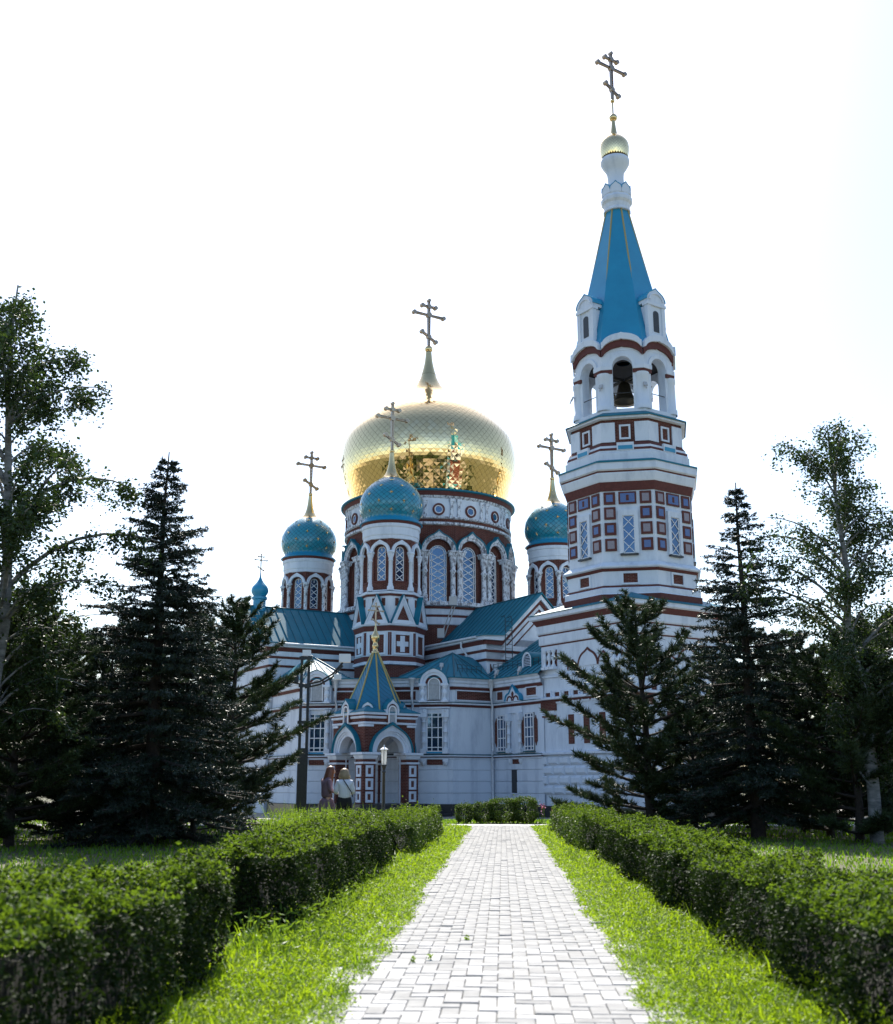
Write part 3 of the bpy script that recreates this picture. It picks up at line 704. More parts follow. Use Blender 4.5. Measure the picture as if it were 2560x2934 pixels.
wa, wroof, wq = arm(AZ)
na, nroof, nq = arm(AZ + 90)
arm(AZ + 180, full=False); arm(AZ + 270, full=False)
# small cupola on the gable of the left-hand arm
cu = nq(12.75, 0); zc0 = 12.2
cup = MB().lathe(cu, [(0.42, zc0), (0.42, zc0 + 0.75), (0.5, zc0 + 0.8), (0.5, zc0 + 0.95)], 16, False).build('cupola', M['tent'], cath)
MB().lathe(cu, interp([(0.46, zc0 + .95), (0.40, zc0 + 1.0), (0.56, zc0 + 1.3), (0.50, zc0 + 1.6), (0.22, zc0 + 1.95), (0.07, zc0 + 2.25), (0.03, zc0 + 2.6)], 5), 20).build('cupola_dome', M['tent'], cup)
cross(cup, (cu.x, cu.y, zc0 + 2.6), 1.25, E2, M['crossmetal'])

# ---- low corner block with the canted wall, facing the path -------------------------------------------
PR = Vector((0.345, 62.35)); ldir = Vector((-0.988, 0.156)); PL = PR + ldir * 8.9; Q0 = P(14.29, 3.9); Q1 = P(3.9, 13.15)
PL2 = PL
CAZ = 189.0
blk = [Q1, PL2, PR, Q0]
zk = lambda v: Zp(v, 62.5)
zE = zk(1943)
zpl = zk(2306)
nave = [Q0, P(19.2, 3.9)]
block = MB().ring(blk + [nave[1]], [(0, zpl), (0, zE)], closed=False).build('block_wall', W, cath)
bp = blk + [nave[1]]
for nm, mt, prof in [
    ('plinth', M['plinth'], [(0.12, G - 0.15), (0.12, zpl - 0.01), (0.0, zpl + 0.02)]),
    ('wall_course', W, [(0.02, zk(2305)), (0.05, zk(2304)), (0.05, zk(2275)), (0.02, zk(2274))]),
    ('wall_course', W, [(0.02, zk(2272.5)), (0.045, zk(2272)), (0.045, zk(2240.5)), (0.02, zk(2240))]),
    ('wall_course', W, [(0.02, zk(2238.5)), (0.04, zk(2238)), (0.04, zk(2208)), (0.02, zk(2207.5))]),
    ('wall_course', W, [(0.02, zk(2206)), (0.035, zk(2205.5)), (0.035, zk(2177)), (0.07, zk(2176)), (0.07, zk(2173)), (0.11, zk(2171))]),
    ('brick_band', M['brickplain'], [(0.06, zk(2172)), (0.13, zk(2170)), (0.13, zk(2168))]),
    ('string_course', W, [(0.12, zk(2168.5)), (0.22, zk(2168)), (0.22, zk(2164)), (0.0, zk(2161))]),
    ('flashing', M['seam'], [(0.235, zk(2164.4)), (0.235, zk(2163.2)), (0.0, zk(2160.4))]),
    ('brick_band', M['brickplain'], [(0.03, zk(2026)), (0.09, zk(2019))]),
    ('string_course', W, [(0.08, zk(2019.6)), (0.20, zk(2018.5)), (0.20, zk(2014.5)), (0.0, zk(2012))]),
    ('flashing', M['seam'], [(0.215, zk(2015)), (0.215, zk(2013.8)), (0.0, zk(2011.2))]),
    ('brick_band', M['brickplain'], [(0.04, zk(1977)), (0.12, zk(1968))]),
    ('cornice', W, [(0.1, zk(1968.8)), (0.17, zk(1967)), (0.17, zk(1960)), (0.24, zk(1957)), (0.24, zk(1951)), (0.34, zk(1947)), (0.34, zE - 0.01), (0.1, zE + 0.02)])]:
    MB().ring(bp, prof, closed=False).build(nm, mt, block)
# roof of the block
R1 = Vector((Xp(1298, 1872, 64.7), 64.7)); z1_ = Zp(1872, 64.7)
R0 = R1 + ldir * 8.6
ofs = lambda p, o: p
def off_poly(poly, o):
    out_ = []; n = len(poly)
    for i in range(n):
        a = poly[i] - poly[i - 1] if i > 0 else poly[1] - poly[0]; b_ = poly[(i + 1)] - poly[i] if i < n - 1 else poly[-1] - poly[-2]
        a = a.normalized(); b_ = b_.normalized(); na_ = Vector((a.y, -a.x)); nb = Vector((b_.y, -b_.x)); m_ = na_ + nb; out_.append(poly[i] + m_ / m_.dot(na_) * o)
    return out_
eo = off_poly(bp, 0.42); ze2 = zE + 0.03
v3 = lambda p, z: (p[0], p[1], z)
rb = MB()
Ea = PR + ldir * 3.0 + nvec(CAZ).to_2d() * 0.42; Eb = PR + ldir * 5.9 + nvec(CAZ).to_2d() * 0.42; tb = P(6.5, 6.5); Va = tb + (Ea - PR) * 0 + Vector((1.4, -1.2)); Vb = tb + Vector((-1.6, -1.0))
rb.poly([v3(Ea, ze2), v3(eo[2], ze2), v3(R1, z1_)])
rb.poly([v3(eo[2], ze2), v3(eo[3], ze2), v3(R1, z1_)])
rb.poly([v3(Va, ze2 + .1), v3(Ea, ze2), v3(R1, z1_)])
rb.poly([v3(eo[3], ze2), v3(P(12, 3.5), z1_ - .2), v3(R1, z1_)]); rb.poly([v3(P(12, 3.5), z1_ - .2), v3(Va, ze2 + .1), v3(R1, z1_)])
rb.poly([v3(eo[1], ze2), v3(Eb, ze2), v3(R0, z1_)]); rb.poly([v3(eo[0], ze2), v3(eo[1], ze2), v3(R0, z1_)]); rb.poly([v3(Eb, ze2), v3(Vb, ze2 + .1), v3(R0, z1_)]); rb.poly([v3(Vb, ze2 + .1), v3(eo[0], ze2), v3(R0, z1_)])
rb.poly([v3(Eb, ze2), v3(Ea, ze2), v3(Va, ze2 + .1), v3(Vb, ze2 + .1)])
for i in range(3): rb.poly([v3(eo[i], ze2), v3(eo[i + 1], ze2), v3(eo[i + 1], ze2 - .06), v3(eo[i], ze2 - .06)])
broof = rb.build('block_roof', RF, cath)
def tri_seams(a, b_, c, n):
    for i in range(1, n):
        q = Vector(a).lerp(Vector(b_), i / n); f_ = 1 - abs(2 * i / n - 1); MB().tube([q + Vector((0, 0, .03)), q.lerp(Vector(c), .25 + .7 * f_) + Vector((0, 0, .03))], .018, 4, False).build('roof_seam', M['seam'], broof)
tri_seams(v3(Ea, ze2), v3(eo[2], ze2), v3(R1, z1_), 6); tri_seams(v3(eo[1], ze2), v3(Eb, ze2), v3(R0, z1_), 6)
for t_ in (0.2, 0.4, 0.6, 0.8):
    a = eo[2].lerp(eo[3], t_); b_ = eo[2].lerp(R1, 1 - abs(t_ - 0.5) * 1.2); MB().tube([v3(a, ze2 + .03), v3(eo[2].lerp(eo[3], t_).lerp(R1, 0.75), ze2 + .03 + (z1_ - ze2) * .75)], 0.02, 4, False).build('roof_seam', M['seam'], broof)
for a in (eo[2], eo[3], Ea, eo[1], Eb):
    tip = R1 if a in (eo[2], eo[3], Ea) else R0
    MB().tube([v3(a, ze2 + .02), v3(tip, z1_ + .02)], 0.045, 6).build('roof_ridge', M['seam'], broof)
# roof of the low nave between arm and bell tower, leaning on the gable
a0, a1_ = 13.45, 19.4
nr = MB()
ev0, ev1 = P(a0, 4.32), P(a1_, 4.32); rg0, rg1 = P(a0, 0.0), P(a1_, 0.0); zrn = 9.75
nr.poly([v3(ev0, ze2), v3(ev1, ze2), v3(rg1, zrn), v3(rg0, zrn)]); nr.poly([v3(P(a0, -4.32), ze2), v3(P(a1_, -4.32), ze2), v3(rg1, zrn), v3(rg0, zrn)])
nr.poly([v3(ev0, ze2), v3(ev1, ze2), v3(ev1, ze2 - .06), v3(ev0, ze2 - .06)])
nroof2 = nr.build('nave_roof', RF, cath)
seams(nroof2, v3(ev0, ze2), v3(ev1, ze2), v3(rg0, zrn), v3(rg1, zrn), 0.5)
MB().ring([P(19.2, -3.9), P(13.0, -3.9)], [(0, G), (0, zE)], closed=False).build('block_wall', W, cath)
# the other low corner blocks, plain, round the back
for sa, sb in ((-1, 1), (1, -1), (-1, -1)):
    pl = [P(sa * a, sb * b_) for a, b_ in ((3.7, 13.2), (7.5, 13.2), (13.2, 7.5), (13.2, 3.7))]
    if sa * sb > 0: pass
    else: pl = pl[::-1]
    ob = MB().ring(pl, [(0, G), (0, zE), (0.3, zE + .02)], closed=False).build('block_wall', W, cath)
    MB().ring(pl, [(0.03, zk(1977)), (0.12, zk(1968)), (0.34, zk(1966)), (0.34, zE)], closed=False).build('cornice', W, ob)
    tq_ = P(sa * 6.5, sb * 6.5); pe = off_poly(pl, 0.42); m2 = MB()
    for i in range(3): m2.poly([v3(pe[i], zE + .03), v3(pe[i + 1], zE + .03), v3(tq_, zE + 3.0)])
    m2.poly([v3(pe[0], zE + .03), v3(tq_, zE + 3.0), v3(P(sa * 3.7, sb * 3.7), zE + 3.0)]); m2.poly([v3(pe[3], zE + .03), v3(P(sa * 3.7, sb * 3.7), zE + 3.0), v3(tq_, zE + 3.0)])
    m2.build('block_roof', RF, cath)

# façade pieces -----------------------------------------------------------------------------------------
def casement(T, hw, zb, zt, parent, yd=0.26, cols=(-0.38, 0.42), rows=(0.1, 0.36, 0.62, 0.9)):
    """tall rectangular window: white frame, glazing bars, separate panes"""
    fr = MB(T); H = zt - zb; b_ = 0.05
    xs = [-hw] + [c * hw for c in cols] + [hw]; zs = [zb] + [zb + H * r_ for r_ in rows] + [zt]
    for x in xs: fr.box(x - b_ / 2, x + b_ / 2, yd - 0.03, yd + 0.04, zb, zt)
    for z in zs: fr.box(-hw, hw, yd - 0.032, yd + 0.04, z - b_ / 2, z + b_ / 2)
    fr.build('window_frame', M['frame'], parent)
    for i in range(len(xs) - 1):
        for j in range(len(zs) - 1):
            t1, t2 = random.gauss(0, 0.008), random.gauss(0, 0.008)
            MB(T).poly([(x, yd + 0.01 + (x - xs[i]) * t1 + (z - zs[j]) * t2, z) for x, z in ((xs[i], zs[j]), (xs[i + 1], zs[j]), (xs[i + 1], zs[j + 1]), (xs[i], zs[j + 1]))]).build('pane', M['glass'], parent)
def thin_column(mb, x, y, z0, z1, r):
    h = z1 - z0
    mb.box(x - r * 1.5, x + r * 1.5, y - r * 1.4, y + r * 2.2, z0, z0 + h * .11)
    prf = [(r, z0 + h * .11)]
    for t_ in (.24, .47, .70): prf += [(r, z0 + h * t_), (r * 1.28, z0 + h * (t_ + .006)), (r * 1.28, z0 + h * (t_ + .016)), (r, z0 + h * (t_ + .022))]
    prf += [(r, z0 + h * .74), (r * 1.3, z0 + h * .76), (r * 1.6, z0 + h * .81)]
    mb.lathe((x, y), prf, 12, True)
    mb.box(x - r * 1.9, x + r * 1.9, y - r * 1.8, y + r * 2.4, z0 + h * .81, z0 + h * .99)
    mb.lathe((x, y - r * 1.1), [(0.01, z0 + h * .895), (r * .9, z0 + h * .92), (r * 1.1, z0 + h * .96), (r * 1.1, z0 + h * .99)], 8, True)
def niche_bay(p, az, parent, roofed=True):
    """window with engaged columns below a kokoshnik that holds an icon board between two balusters"""
    T = frame(p, az); z = zk
    MB(T).box(-0.82, 0.82, -0.06, 0.0, z(2160), z(2027)).build('window_surround', W, parent)
    s0 = MB(frame(p + nvec(az).to_2d() * 0.12, az)).hole(-0.80, 0.80, z(2159), z(2030), 0.46, z(2157), z(2043), 0.30, flat=True); s0.build('window_surround', W, parent)
    T2 = frame(p + nvec(az).to_2d() * 0.12, az)
    casement(T2, 0.44, z(2153), z(2044), parent, yd=0.035)
    MB(T2).poly([(-.46, -0.02, z(2159.2)), (.46, -0.02, z(2159.2)), (.46, 0.05, z(2151)), (-.46, 0.05, z(2151))]).build('sill', M['tent'], parent)
    for s_ in (-1, 1):
        c_ = MB(T2); thin_column(c_, s_ * 0.62, -0.10, z(2160), z(2032), 0.105); c_.build('column', W, parent)
        k_ = MB(T2); k_.box(s_ * .62 - .16, s_ * .62 + .16, -.14, .0, z(2183), z(2174)); k_.lathe((s_ * .62, -.04), [(0.01, z(2196)), (.07, z(2193)), (.10, z(2190)), (.15, z(2186)), (.15, z(2182))], 10, True); k_.build('console', W, parent)
    MB(T2).plate([(-.44, z(2192)), (.44, z(2192)), (.44, z(2177)), (-.44, z(2177))], 0.04, 0.1).build('brick_panel', BR, parent)
    MB(T2).box(-0.86, 0.86, -0.16, 0.1, z(2031), z(2026.5)).build('cornice', W, parent)
    # kokoshnik
    T3 = frame(p + nvec(az).to_2d() * 0.40, az); zs = z(1962)
    MB(T3).hole(-0.84, 0.84, z(2013), zs, 0.42, z(2010), zs - .01, 0.30, flat=True).build('kokoshnik', W, parent)
    for s_ in (-1, 1): MB(T3).poly([(s_ * .84, 0, z(2013)), (s_ * .84, .42, z(2013)), (s_ * .84, .42, zs), (s_ * .84, 0, zs)]).build('kokoshnik', W, parent)
    A = arcpts(0.50, zs, 20); B = arcpts(0.80, zs, 20, keel=0.06); D = arcpts(0.66, zs, 20)
    MB(T3).band(A, D, -0.10, 0.45).build('kokoshnik', W, parent); MB(T3).band(D, B, -0.18, 0.45).build('kokoshnik', W, parent)
    MB(T3).band(arcpts(0.36, zs, 20), A, 0.02, 0.2).build('brick_arch', M['brickplain'], parent)
    fr_ = [(-.36, z(2008))] + arcpts(.36, zs, 20) + [(.36, z(2008))]; fi = [(-.31, z(2006))] + arcpts(.31, zs, 20) + [(.31, z(2006))]
    MB(T3).band(fi, fr_, -0.03, 0.12).build('icon_frame', M['frame'], parent)
    MB(T3).poly([(x, 0.04, zz) for x, zz in fi]).build('icon_board', M['icon'], parent)
    for s_ in (-1, 1):
        m_ = MB(T3); baluster(m_, s_ * .63, -.14, z(2010), z(1968), .17); m_.box(s_ * .63 - .2, s_ * .63 + .2, -.34, .0, z(2014), z(2010)); m_.box(s_ * .63 - .2, s_ * .63 + .2, -.33, .0, z(1968), zs + .02); m_.build('baluster', W, parent)
    if roofed:
        MB(T3).band(arcpts(0.80, zs, 16, keel=0.06), arcpts(0.84, zs, 16, keel=0.07), -0.22, 1.9).build('kokoshnik_roof', RF, parent)
niche_bay(PR + ldir * 0.99, CAZ, block)
niche_bay(PR + ldir * 7.75, CAZ, block)
# brick panels in the attic
def panel(T, x0, x1, z0, z1, parent, y=-0.005):
    MB(T).plate([(x0, z0), (x1, z0), (x1, z1), (x0, z1)], y, 0.02).build('brick_panel', BR, parent)
    MB(T).band([(x0, z0), (x1, z0), (x1, z1), (x0, z1), (x0, z0)], [(x0 - .07, z0 - .07), (x1 + .07, z0 - .07), (x1 + .07, z1 + .07), (x0 - .07, z1 + .07), (x0 - .07, z0 - .07)], -0.05, 0.01, ends=False).build('panel_frame', W, parent)
side_az = math.degrees(math.atan2((Q0 - PR).normalized().y, -(Q0 - PR).normalized().x)); sn = Vector(((Q0 - PR).y, -(Q0 - PR).x)).normalized(); side_az = math.degrees(math.atan2(sn.x, sn.y))
Ls = (Q0 - PR).length; Tm = frame((PR + Q0) / 2, side_az)
panel(Tm, -Ls / 2 + .25, Ls / 2 - .15, zk(2005), zk(1980), block)
Tc = frame(PR + ldir * 3.0, CAZ); panel(Tc, -0.9, 0.9, zk(2005), zk(1980), block)
Tc = frame(PR + ldir * 5.9, CAZ); panel(Tc, -0.9, 0.7, zk(2005), zk(1980), block)
# wall of the low nave
naz = AZ + 90; zn_ = zk
Tn = frame(P(14.29, 3.9), naz)                              # x runs towards the bell tower
nl = lambda x: frame(P(14.29 + x, 3.9), naz)
panel(nl(0), 0.45, 1.05, zk(2004), zk(1981), block); panel(nl(0), 3.35, 4.3, zk(2000), zk(1979), block)
for x in (0.95, 3.6):                                        # windows between pointed brick lozenges
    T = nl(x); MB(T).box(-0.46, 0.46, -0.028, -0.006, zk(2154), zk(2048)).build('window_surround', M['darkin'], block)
    casement(frame(P(14.29 + x, 3.9) + nvec(naz).to_2d() * 0.05, naz), 0.40, zk(2152), zk(2050), block, yd=0.0)
    for s_ in (-1, 1):
        xx = s_ * 0.60; hw = .13; za, zb2 = zk(2140), zk(2056)
        loz = [(xx, za), (xx + hw * .35, za + .14), (xx + hw, za + .26), (xx + hw, zb2 - .26), (xx + hw * .35, zb2 - .14), (xx, zb2), (xx - hw * .35, zb2 - .14), (xx - hw, zb2 - .26), (xx - hw, za + .26), (xx - hw * .35, za + .14)]
        MB(T).plate(loz, -0.045, 0.0).build('brick_lozenge', BR, block)
    MB(T).box(-0.5, 0.5, -0.14, 0.0, zk(2158), zk(2155)).build('sill', M['seam'], block)
T = nl(2.28)                                                 # blind bay with slim columns, trefoil kokoshnik above
for s_ in (-1, 1):
    c_ = MB(T); thin_column(c_, s_ * .55, -.12, zk(2158), zk(2046), .095); c_.build('column', W, block)
    k_ = MB(T); k_.lathe((s_ * .5, -.05), [(0.01, zk(2192)), (.07, zk(2189)), (.13, zk(2183)), (.13, zk(2175))], 10, True); k_.build('console', W, block)
MB(T).box(-.72, .72, -.10, 0, zk(2046), zk(2027)).build('window_surround', W, block)
MB(T).plate([(-.33, zk(2190)), (.33, zk(2190)), (.33, zk(2176)), (-.33, zk(2176))], -0.045, 0).build('brick_panel', BR, block)
tre = []
for i in range(25):
    t_ = i / 24; x = -.72 + 1.44 * t_; e = abs(x)
    zt = math.sqrt(max(0, .36 ** 2 - (e - .36) ** 2)) if e > .36 else .36 + (.36 - e) * 0.35 + .30 * max(0, 1 - e / .36) ** 1.0
    tre.append((x, zk(2012) + zt * 1.1))
MB(T).plate([(-.72, zk(2014)), (.72, zk(2014))] + tre[::-1], -0.20, 0.05).build('kokoshnik', W, block)
MB(T).band(tre, [(x * 1.07, z + .06) for x, z in tre], -0.26, 0.2).build('arch_flashing', M['tent'], block)
for cx in (-.30, .30): MB(T).band([(x + cx, z) for x, z in arcpts(.20, zk(2011), 12)], [(x + cx, z) for x, z in arcpts(.28, zk(2011), 12)], -0.23, -0.15).build('brick_arch', M['brickplain'], block)
MB(T).plate([(-.05, zk(2003)), (.05, zk(2003)), (.11, zk(1990)), (0, zk(1984)), (-.11, zk(1990))], -0.23, -0.15).build('brick_panel', M['brickplain'], block)
MB(nl(2.06)).plate([(-.18, zk(2272)), (.30, zk(2272)), (.30, zk(2206)), (-.18, zk(2206))], -0.065, 0.0).build('shutter', M['plinth'], block)
MB(nl(2.06)).box(-.24, .36, -0.13, 0.0, zk(2276), zk(2272.5)).build('sill', W, block)
# drainpipes with hopper heads
def downpipe(p, nrm, ztop, zbot, kinks=()):
    n = Vector(nrm).normalized(); pts = []
    q = lambda o, z: (p.x + n.x * o, p.y + n.y * o, z)
    mb = MB()
    prf = [(.05, ztop - .8), (.08, ztop - .62), (.18, ztop - .08), (.21, ztop - .07), (.21, ztop)]
    mb.lathe((p.x + n.x * .42, p.y + n.y * .42), prf, 10, True)
    pts = [q(.42, ztop - .6), q(.42, ztop - 1.0), q(.2, ztop - 1.5), q(.18, ztop - 1.9)]
    for zc_ in kinks: pts += [q(.18, zc_ + .35), q(.34, zc_ + .1), q(.34, zc_ - .15), q(.2, zc_ - .4)]
    pts += [q(.2, zbot)]
    mb.tube(pts, .075, 8)
    for zz in (ztop - 2.3, ztop - 3.6, zbot + 1.0, zbot + 2.2): mb.lathe((p.x + n.x * .2, p.y + n.y * .2), [(.078, zz), (.095, zz), (.095, zz + .06), (.078, zz + .06)], 10)
    mb.build('drainpipe', M['pipe'], cath)
iq = ((PR - Q0).normalized() + (P(20, 3.9) - Q0).normalized()); iqn = Vector((sn.x + E2.x, sn.y + E2.y)).normalized()
downpipe(Q0 + iqn * 0.05, iqn, zE - 0.02, zpl + 0.05, (zk(2165),))
downpipe(PR + ldir * 2.25, nvec(CAZ).to_2d(), zE - 0.02, zpl - 0.2, (zk(2100), zk(2165)))
downpipe(PR + ldir * 6.65, nvec(CAZ).to_2d(), zE - 0.02, zpl - 0.2, (zk(2165),))
p_ = wq(11.4, 0) + E2 * 3.95
MB().tube([(p_.x + E2.x * .3, p_.y + E2.y * .3, 9.55), (p_.x + E2.x * .3, p_.y + E2.y * .3, 9.2), (p_.x + E2.x * .12 + .3 * E1.x, p_.y + E2.y * .12 + .3 * E1.y, 8.75), (p_.x + E2.x * .12 + .45 * E1.x, p_.y + E2.y * .12 + .45 * E1.y, 6.9)], .06, 8).build('drainpipe', M['pipe'], cath)
# ladder up the gable, snow guards, roof vents, floodlights
lx = P(13.4 + .45, 2.45); ld = Vector((E2.x, E2.y)) * .24
lad = MB()
for s_ in (-1, 1):
    b0 = lx + ld * s_
    lad.tube([(b0.x, b0.y, 7.6), (b0.x, b0.y, 10.75), (b0.x - E1.x * .1, b0.y - E1.y * .1, 10.95), (b0.x - E1.x * .45, b0.y - E1.y * .45, 10.9)], .026, 6)
for i in range(11):
    z = 7.9 + i * .27; a = lx + ld; b_ = lx - ld; lad.tube([(a.x, a.y, z), (b_.x, b_.y, z)], .016, 5)
lad.build('roof_ladder', M['greensteel'], cath)
def guard(A, B, parent, n=6):
    A, B = Vector(A), Vector(B); mb = MB(); up = Vector((0, 0, .42))
    for i in range(n + 1):
        p = A.lerp(B, i / n); mb.tube([p, p + up], .016, 4); mb.tube([p + up, p + Vector((0, .28, .05))], .012, 4)
    for h in (.2, .4): mb.tube([A + Vector((0, 0, h)), B + Vector((0, 0, h))], .014, 4)
    mb.build('snow_guard', M['greensteel'], parent)
def up_slope(a, b_, t): return Vector(a).lerp(Vector(b_), t)
guard(up_slope(v3(eo[2].lerp(eo[3], .12), ze2), v3(R1, z1_), .22), up_slope(v3(eo[2].lerp(eo[3], .92), ze2), v3(R1, z1_), .18), broof, 5)
guard(up_slope(v3(ev0.lerp(ev1, .05), ze2), v3(rg0, zrn), .2), up_slope(v3(ev0.lerp(ev1, .80), ze2), v3(rg0.lerp(rg1, .8), zrn), .2), nroof2, 9)
tql = lambda a, x, z: (wq(a, x).x, wq(a, x).y, z)
guard(tql(5.5, 3.4, 9.85), tql(13.0, 3.4, 9.85), wroof, 10)
tqn = lambda a, x, z: (nq(a, x).x, nq(a, x).y, z)
guard(tqn(5.5, -3.4, 9.85), tqn(13.0, -3.4, 9.85), nroof, 10)
def roof_vent(p, az, r, depth, parent):
    T = frame((p[0], p[1]), az, p[2]); o = [(-r, -.1)] + arcpts(r, r * .9, 14) + [(r, -.1)]; inn = [(-r * .74, -.02)] + arcpts(r * .74, r * .9, 14) + [(r * .74, -.02)]
    MB(T).band(inn, o, 0.0, .08).build('vent_frame', W, parent)
    MB(T).band(o, [(x * 1.04, z * 1.02) for x, z in o], -.03, depth).build('vent_hood', RF, parent)
    for i in range(8):
        z = i * r * .19; w_ = r * .72 if z < r * .9 else math.sqrt(max(.01, (r * .74) ** 2 - (z - r * .9) ** 2))
        MB(T).add([(-w_, .03, z), (w_, .03, z), (w_, .11, z + r * .14), (-w_, .11, z + r * .14)], [(0, 1, 2, 3)]).build('vent_slat', W, parent)
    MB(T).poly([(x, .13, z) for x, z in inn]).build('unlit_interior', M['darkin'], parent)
roof_vent(tql(9.2, 3.15, 9.98), naz, .50, 1.7, wroof)
roof_vent(tqn(9.4, -3.15, 9.98), AZ, .50, 1.7, nroof)
pv = P(17.2, 3.55); roof_vent((pv.x, pv.y, ze2 + .45), naz, .46, 1.6, nroof2)
def floodlight(p, az, s=.2):
    T = frame((p[0], p[1]), az, p[2]) @ Matrix.Rotation(R(-25), 4, 'X')
    MB(T).box(-s * .8, s * .8, -s * .35, s * .35, .12, .12 + s * 1.9).box(-.03, .03, -.03, .03, -.08, .12).build('floodlight', M['greybox'], cath)
f1 = P(15.3, 4.42); floodlight((f1.x, f1.y, ze2 + .05), naz, .16)
f2 = P(17.6, 4.42); floodlight((f2.x, f2.y, ze2 + .05), naz, .15)
f3 = PR + ldir * .65; floodlight((f3.x, f3.y + .2, zk(1916)), CAZ, .13)
for a in (8.2, 10.6): f4 = wq(a, 4.3); floodlight((f4.x, f4.y, 9.7), naz, .17)
# long-armed floodlight on the drum ledge
q0 = P(7.2, 3.2); st = MB()
st.tube([(q0.x, q0.y, 10.4), (q0.x + .9, q0.y - .6, 12.6)], .035, 5).tube([(q0.x + .25, q0.y, 10.4), (q0.x + 1.05, q0.y - .6, 12.6)], .035, 5)
st.box(q0.x - .2, q0.x + .25, q0.y - .2, q0.y + .2, 10.3, 10.9); st.box(q0.x + .55, q0.x + 1.05, q0.y - .85, q0.y - .55, 12.3, 12.85); st.build('floodlight', M['greybox'], cath)

# ---- bell tower ---------------------------------------------------------------------------------------
B = P(22.45, 0) + Vector((-0.14, 0.0)); TAZ = 146.0
zt_ = lambda v, ap=3.4: Zp(v, B.y - ap)
sq = regular(B, 3.55, 4, TAZ)
zB = 10.05
tw = MB().ring(sq, [(0, G), (0, zB - 0.02)]).build('bell_tower_base', W, cath)
zq = lambda v: Zp(v, 56.6)
for nm, mt, prof in [
    ('plinth', M['plinth'], [(0.14, G - .15), (0.14, zpl - .02), (0.03, zpl)]),
    ('string_course', W, [(0.03, zk(2169)), (0.22, zk(2167)), (0.22, zk(2162)), (0, zk(2159))]),
    ('brick_band', M['brickplain'], [(0.03, zk(2026)), (0.14, zk(2019))]),
    ('string_course', W, [(0.1, zk(2019.6)), (0.24, zk(2018)), (0.24, zk(2013)), (0, zk(2010))]),
    ('string_course', W, [(0.0, zB - 3.35), (0.10, zB - 3.3), (0.10, zB - 3.2), (0.0, zB - 3.15)]),
    ('brick_band', M['brickplain'], [(0.01, zB - 1.62), (0.06, zB - 1.55)]),
    ('string_course', W, [(0.05, zB - 1.56), (0.09, zB - 1.5), (0.09, zB - 1.05)]),
    ('brick_band', M['brickplain'], [(0.08, zB - 1.06), (0.13, zB - .98)]),
    ('string_course', W, [(0.1, zB - .99), (0.16, zB - .9), (0.16, zB - .5)]),
    ('brick_band', M['brickplain'], [(0.17, zB - .51), (0.34, zB - .22)]),
    ('cornice', W, [(0.32, zB - .23), (0.46, zB - .16), (0.46, zB + .06), (0.3, zB + .08)]),
    ('roof', RF, [(0.50, zB + .04), (0.50, zB + .08), (-1.2, zB + .75)])]:
    MB().ring(sq, prof).build(nm, mt, tw)
fwB = 7.1
blk_me = None
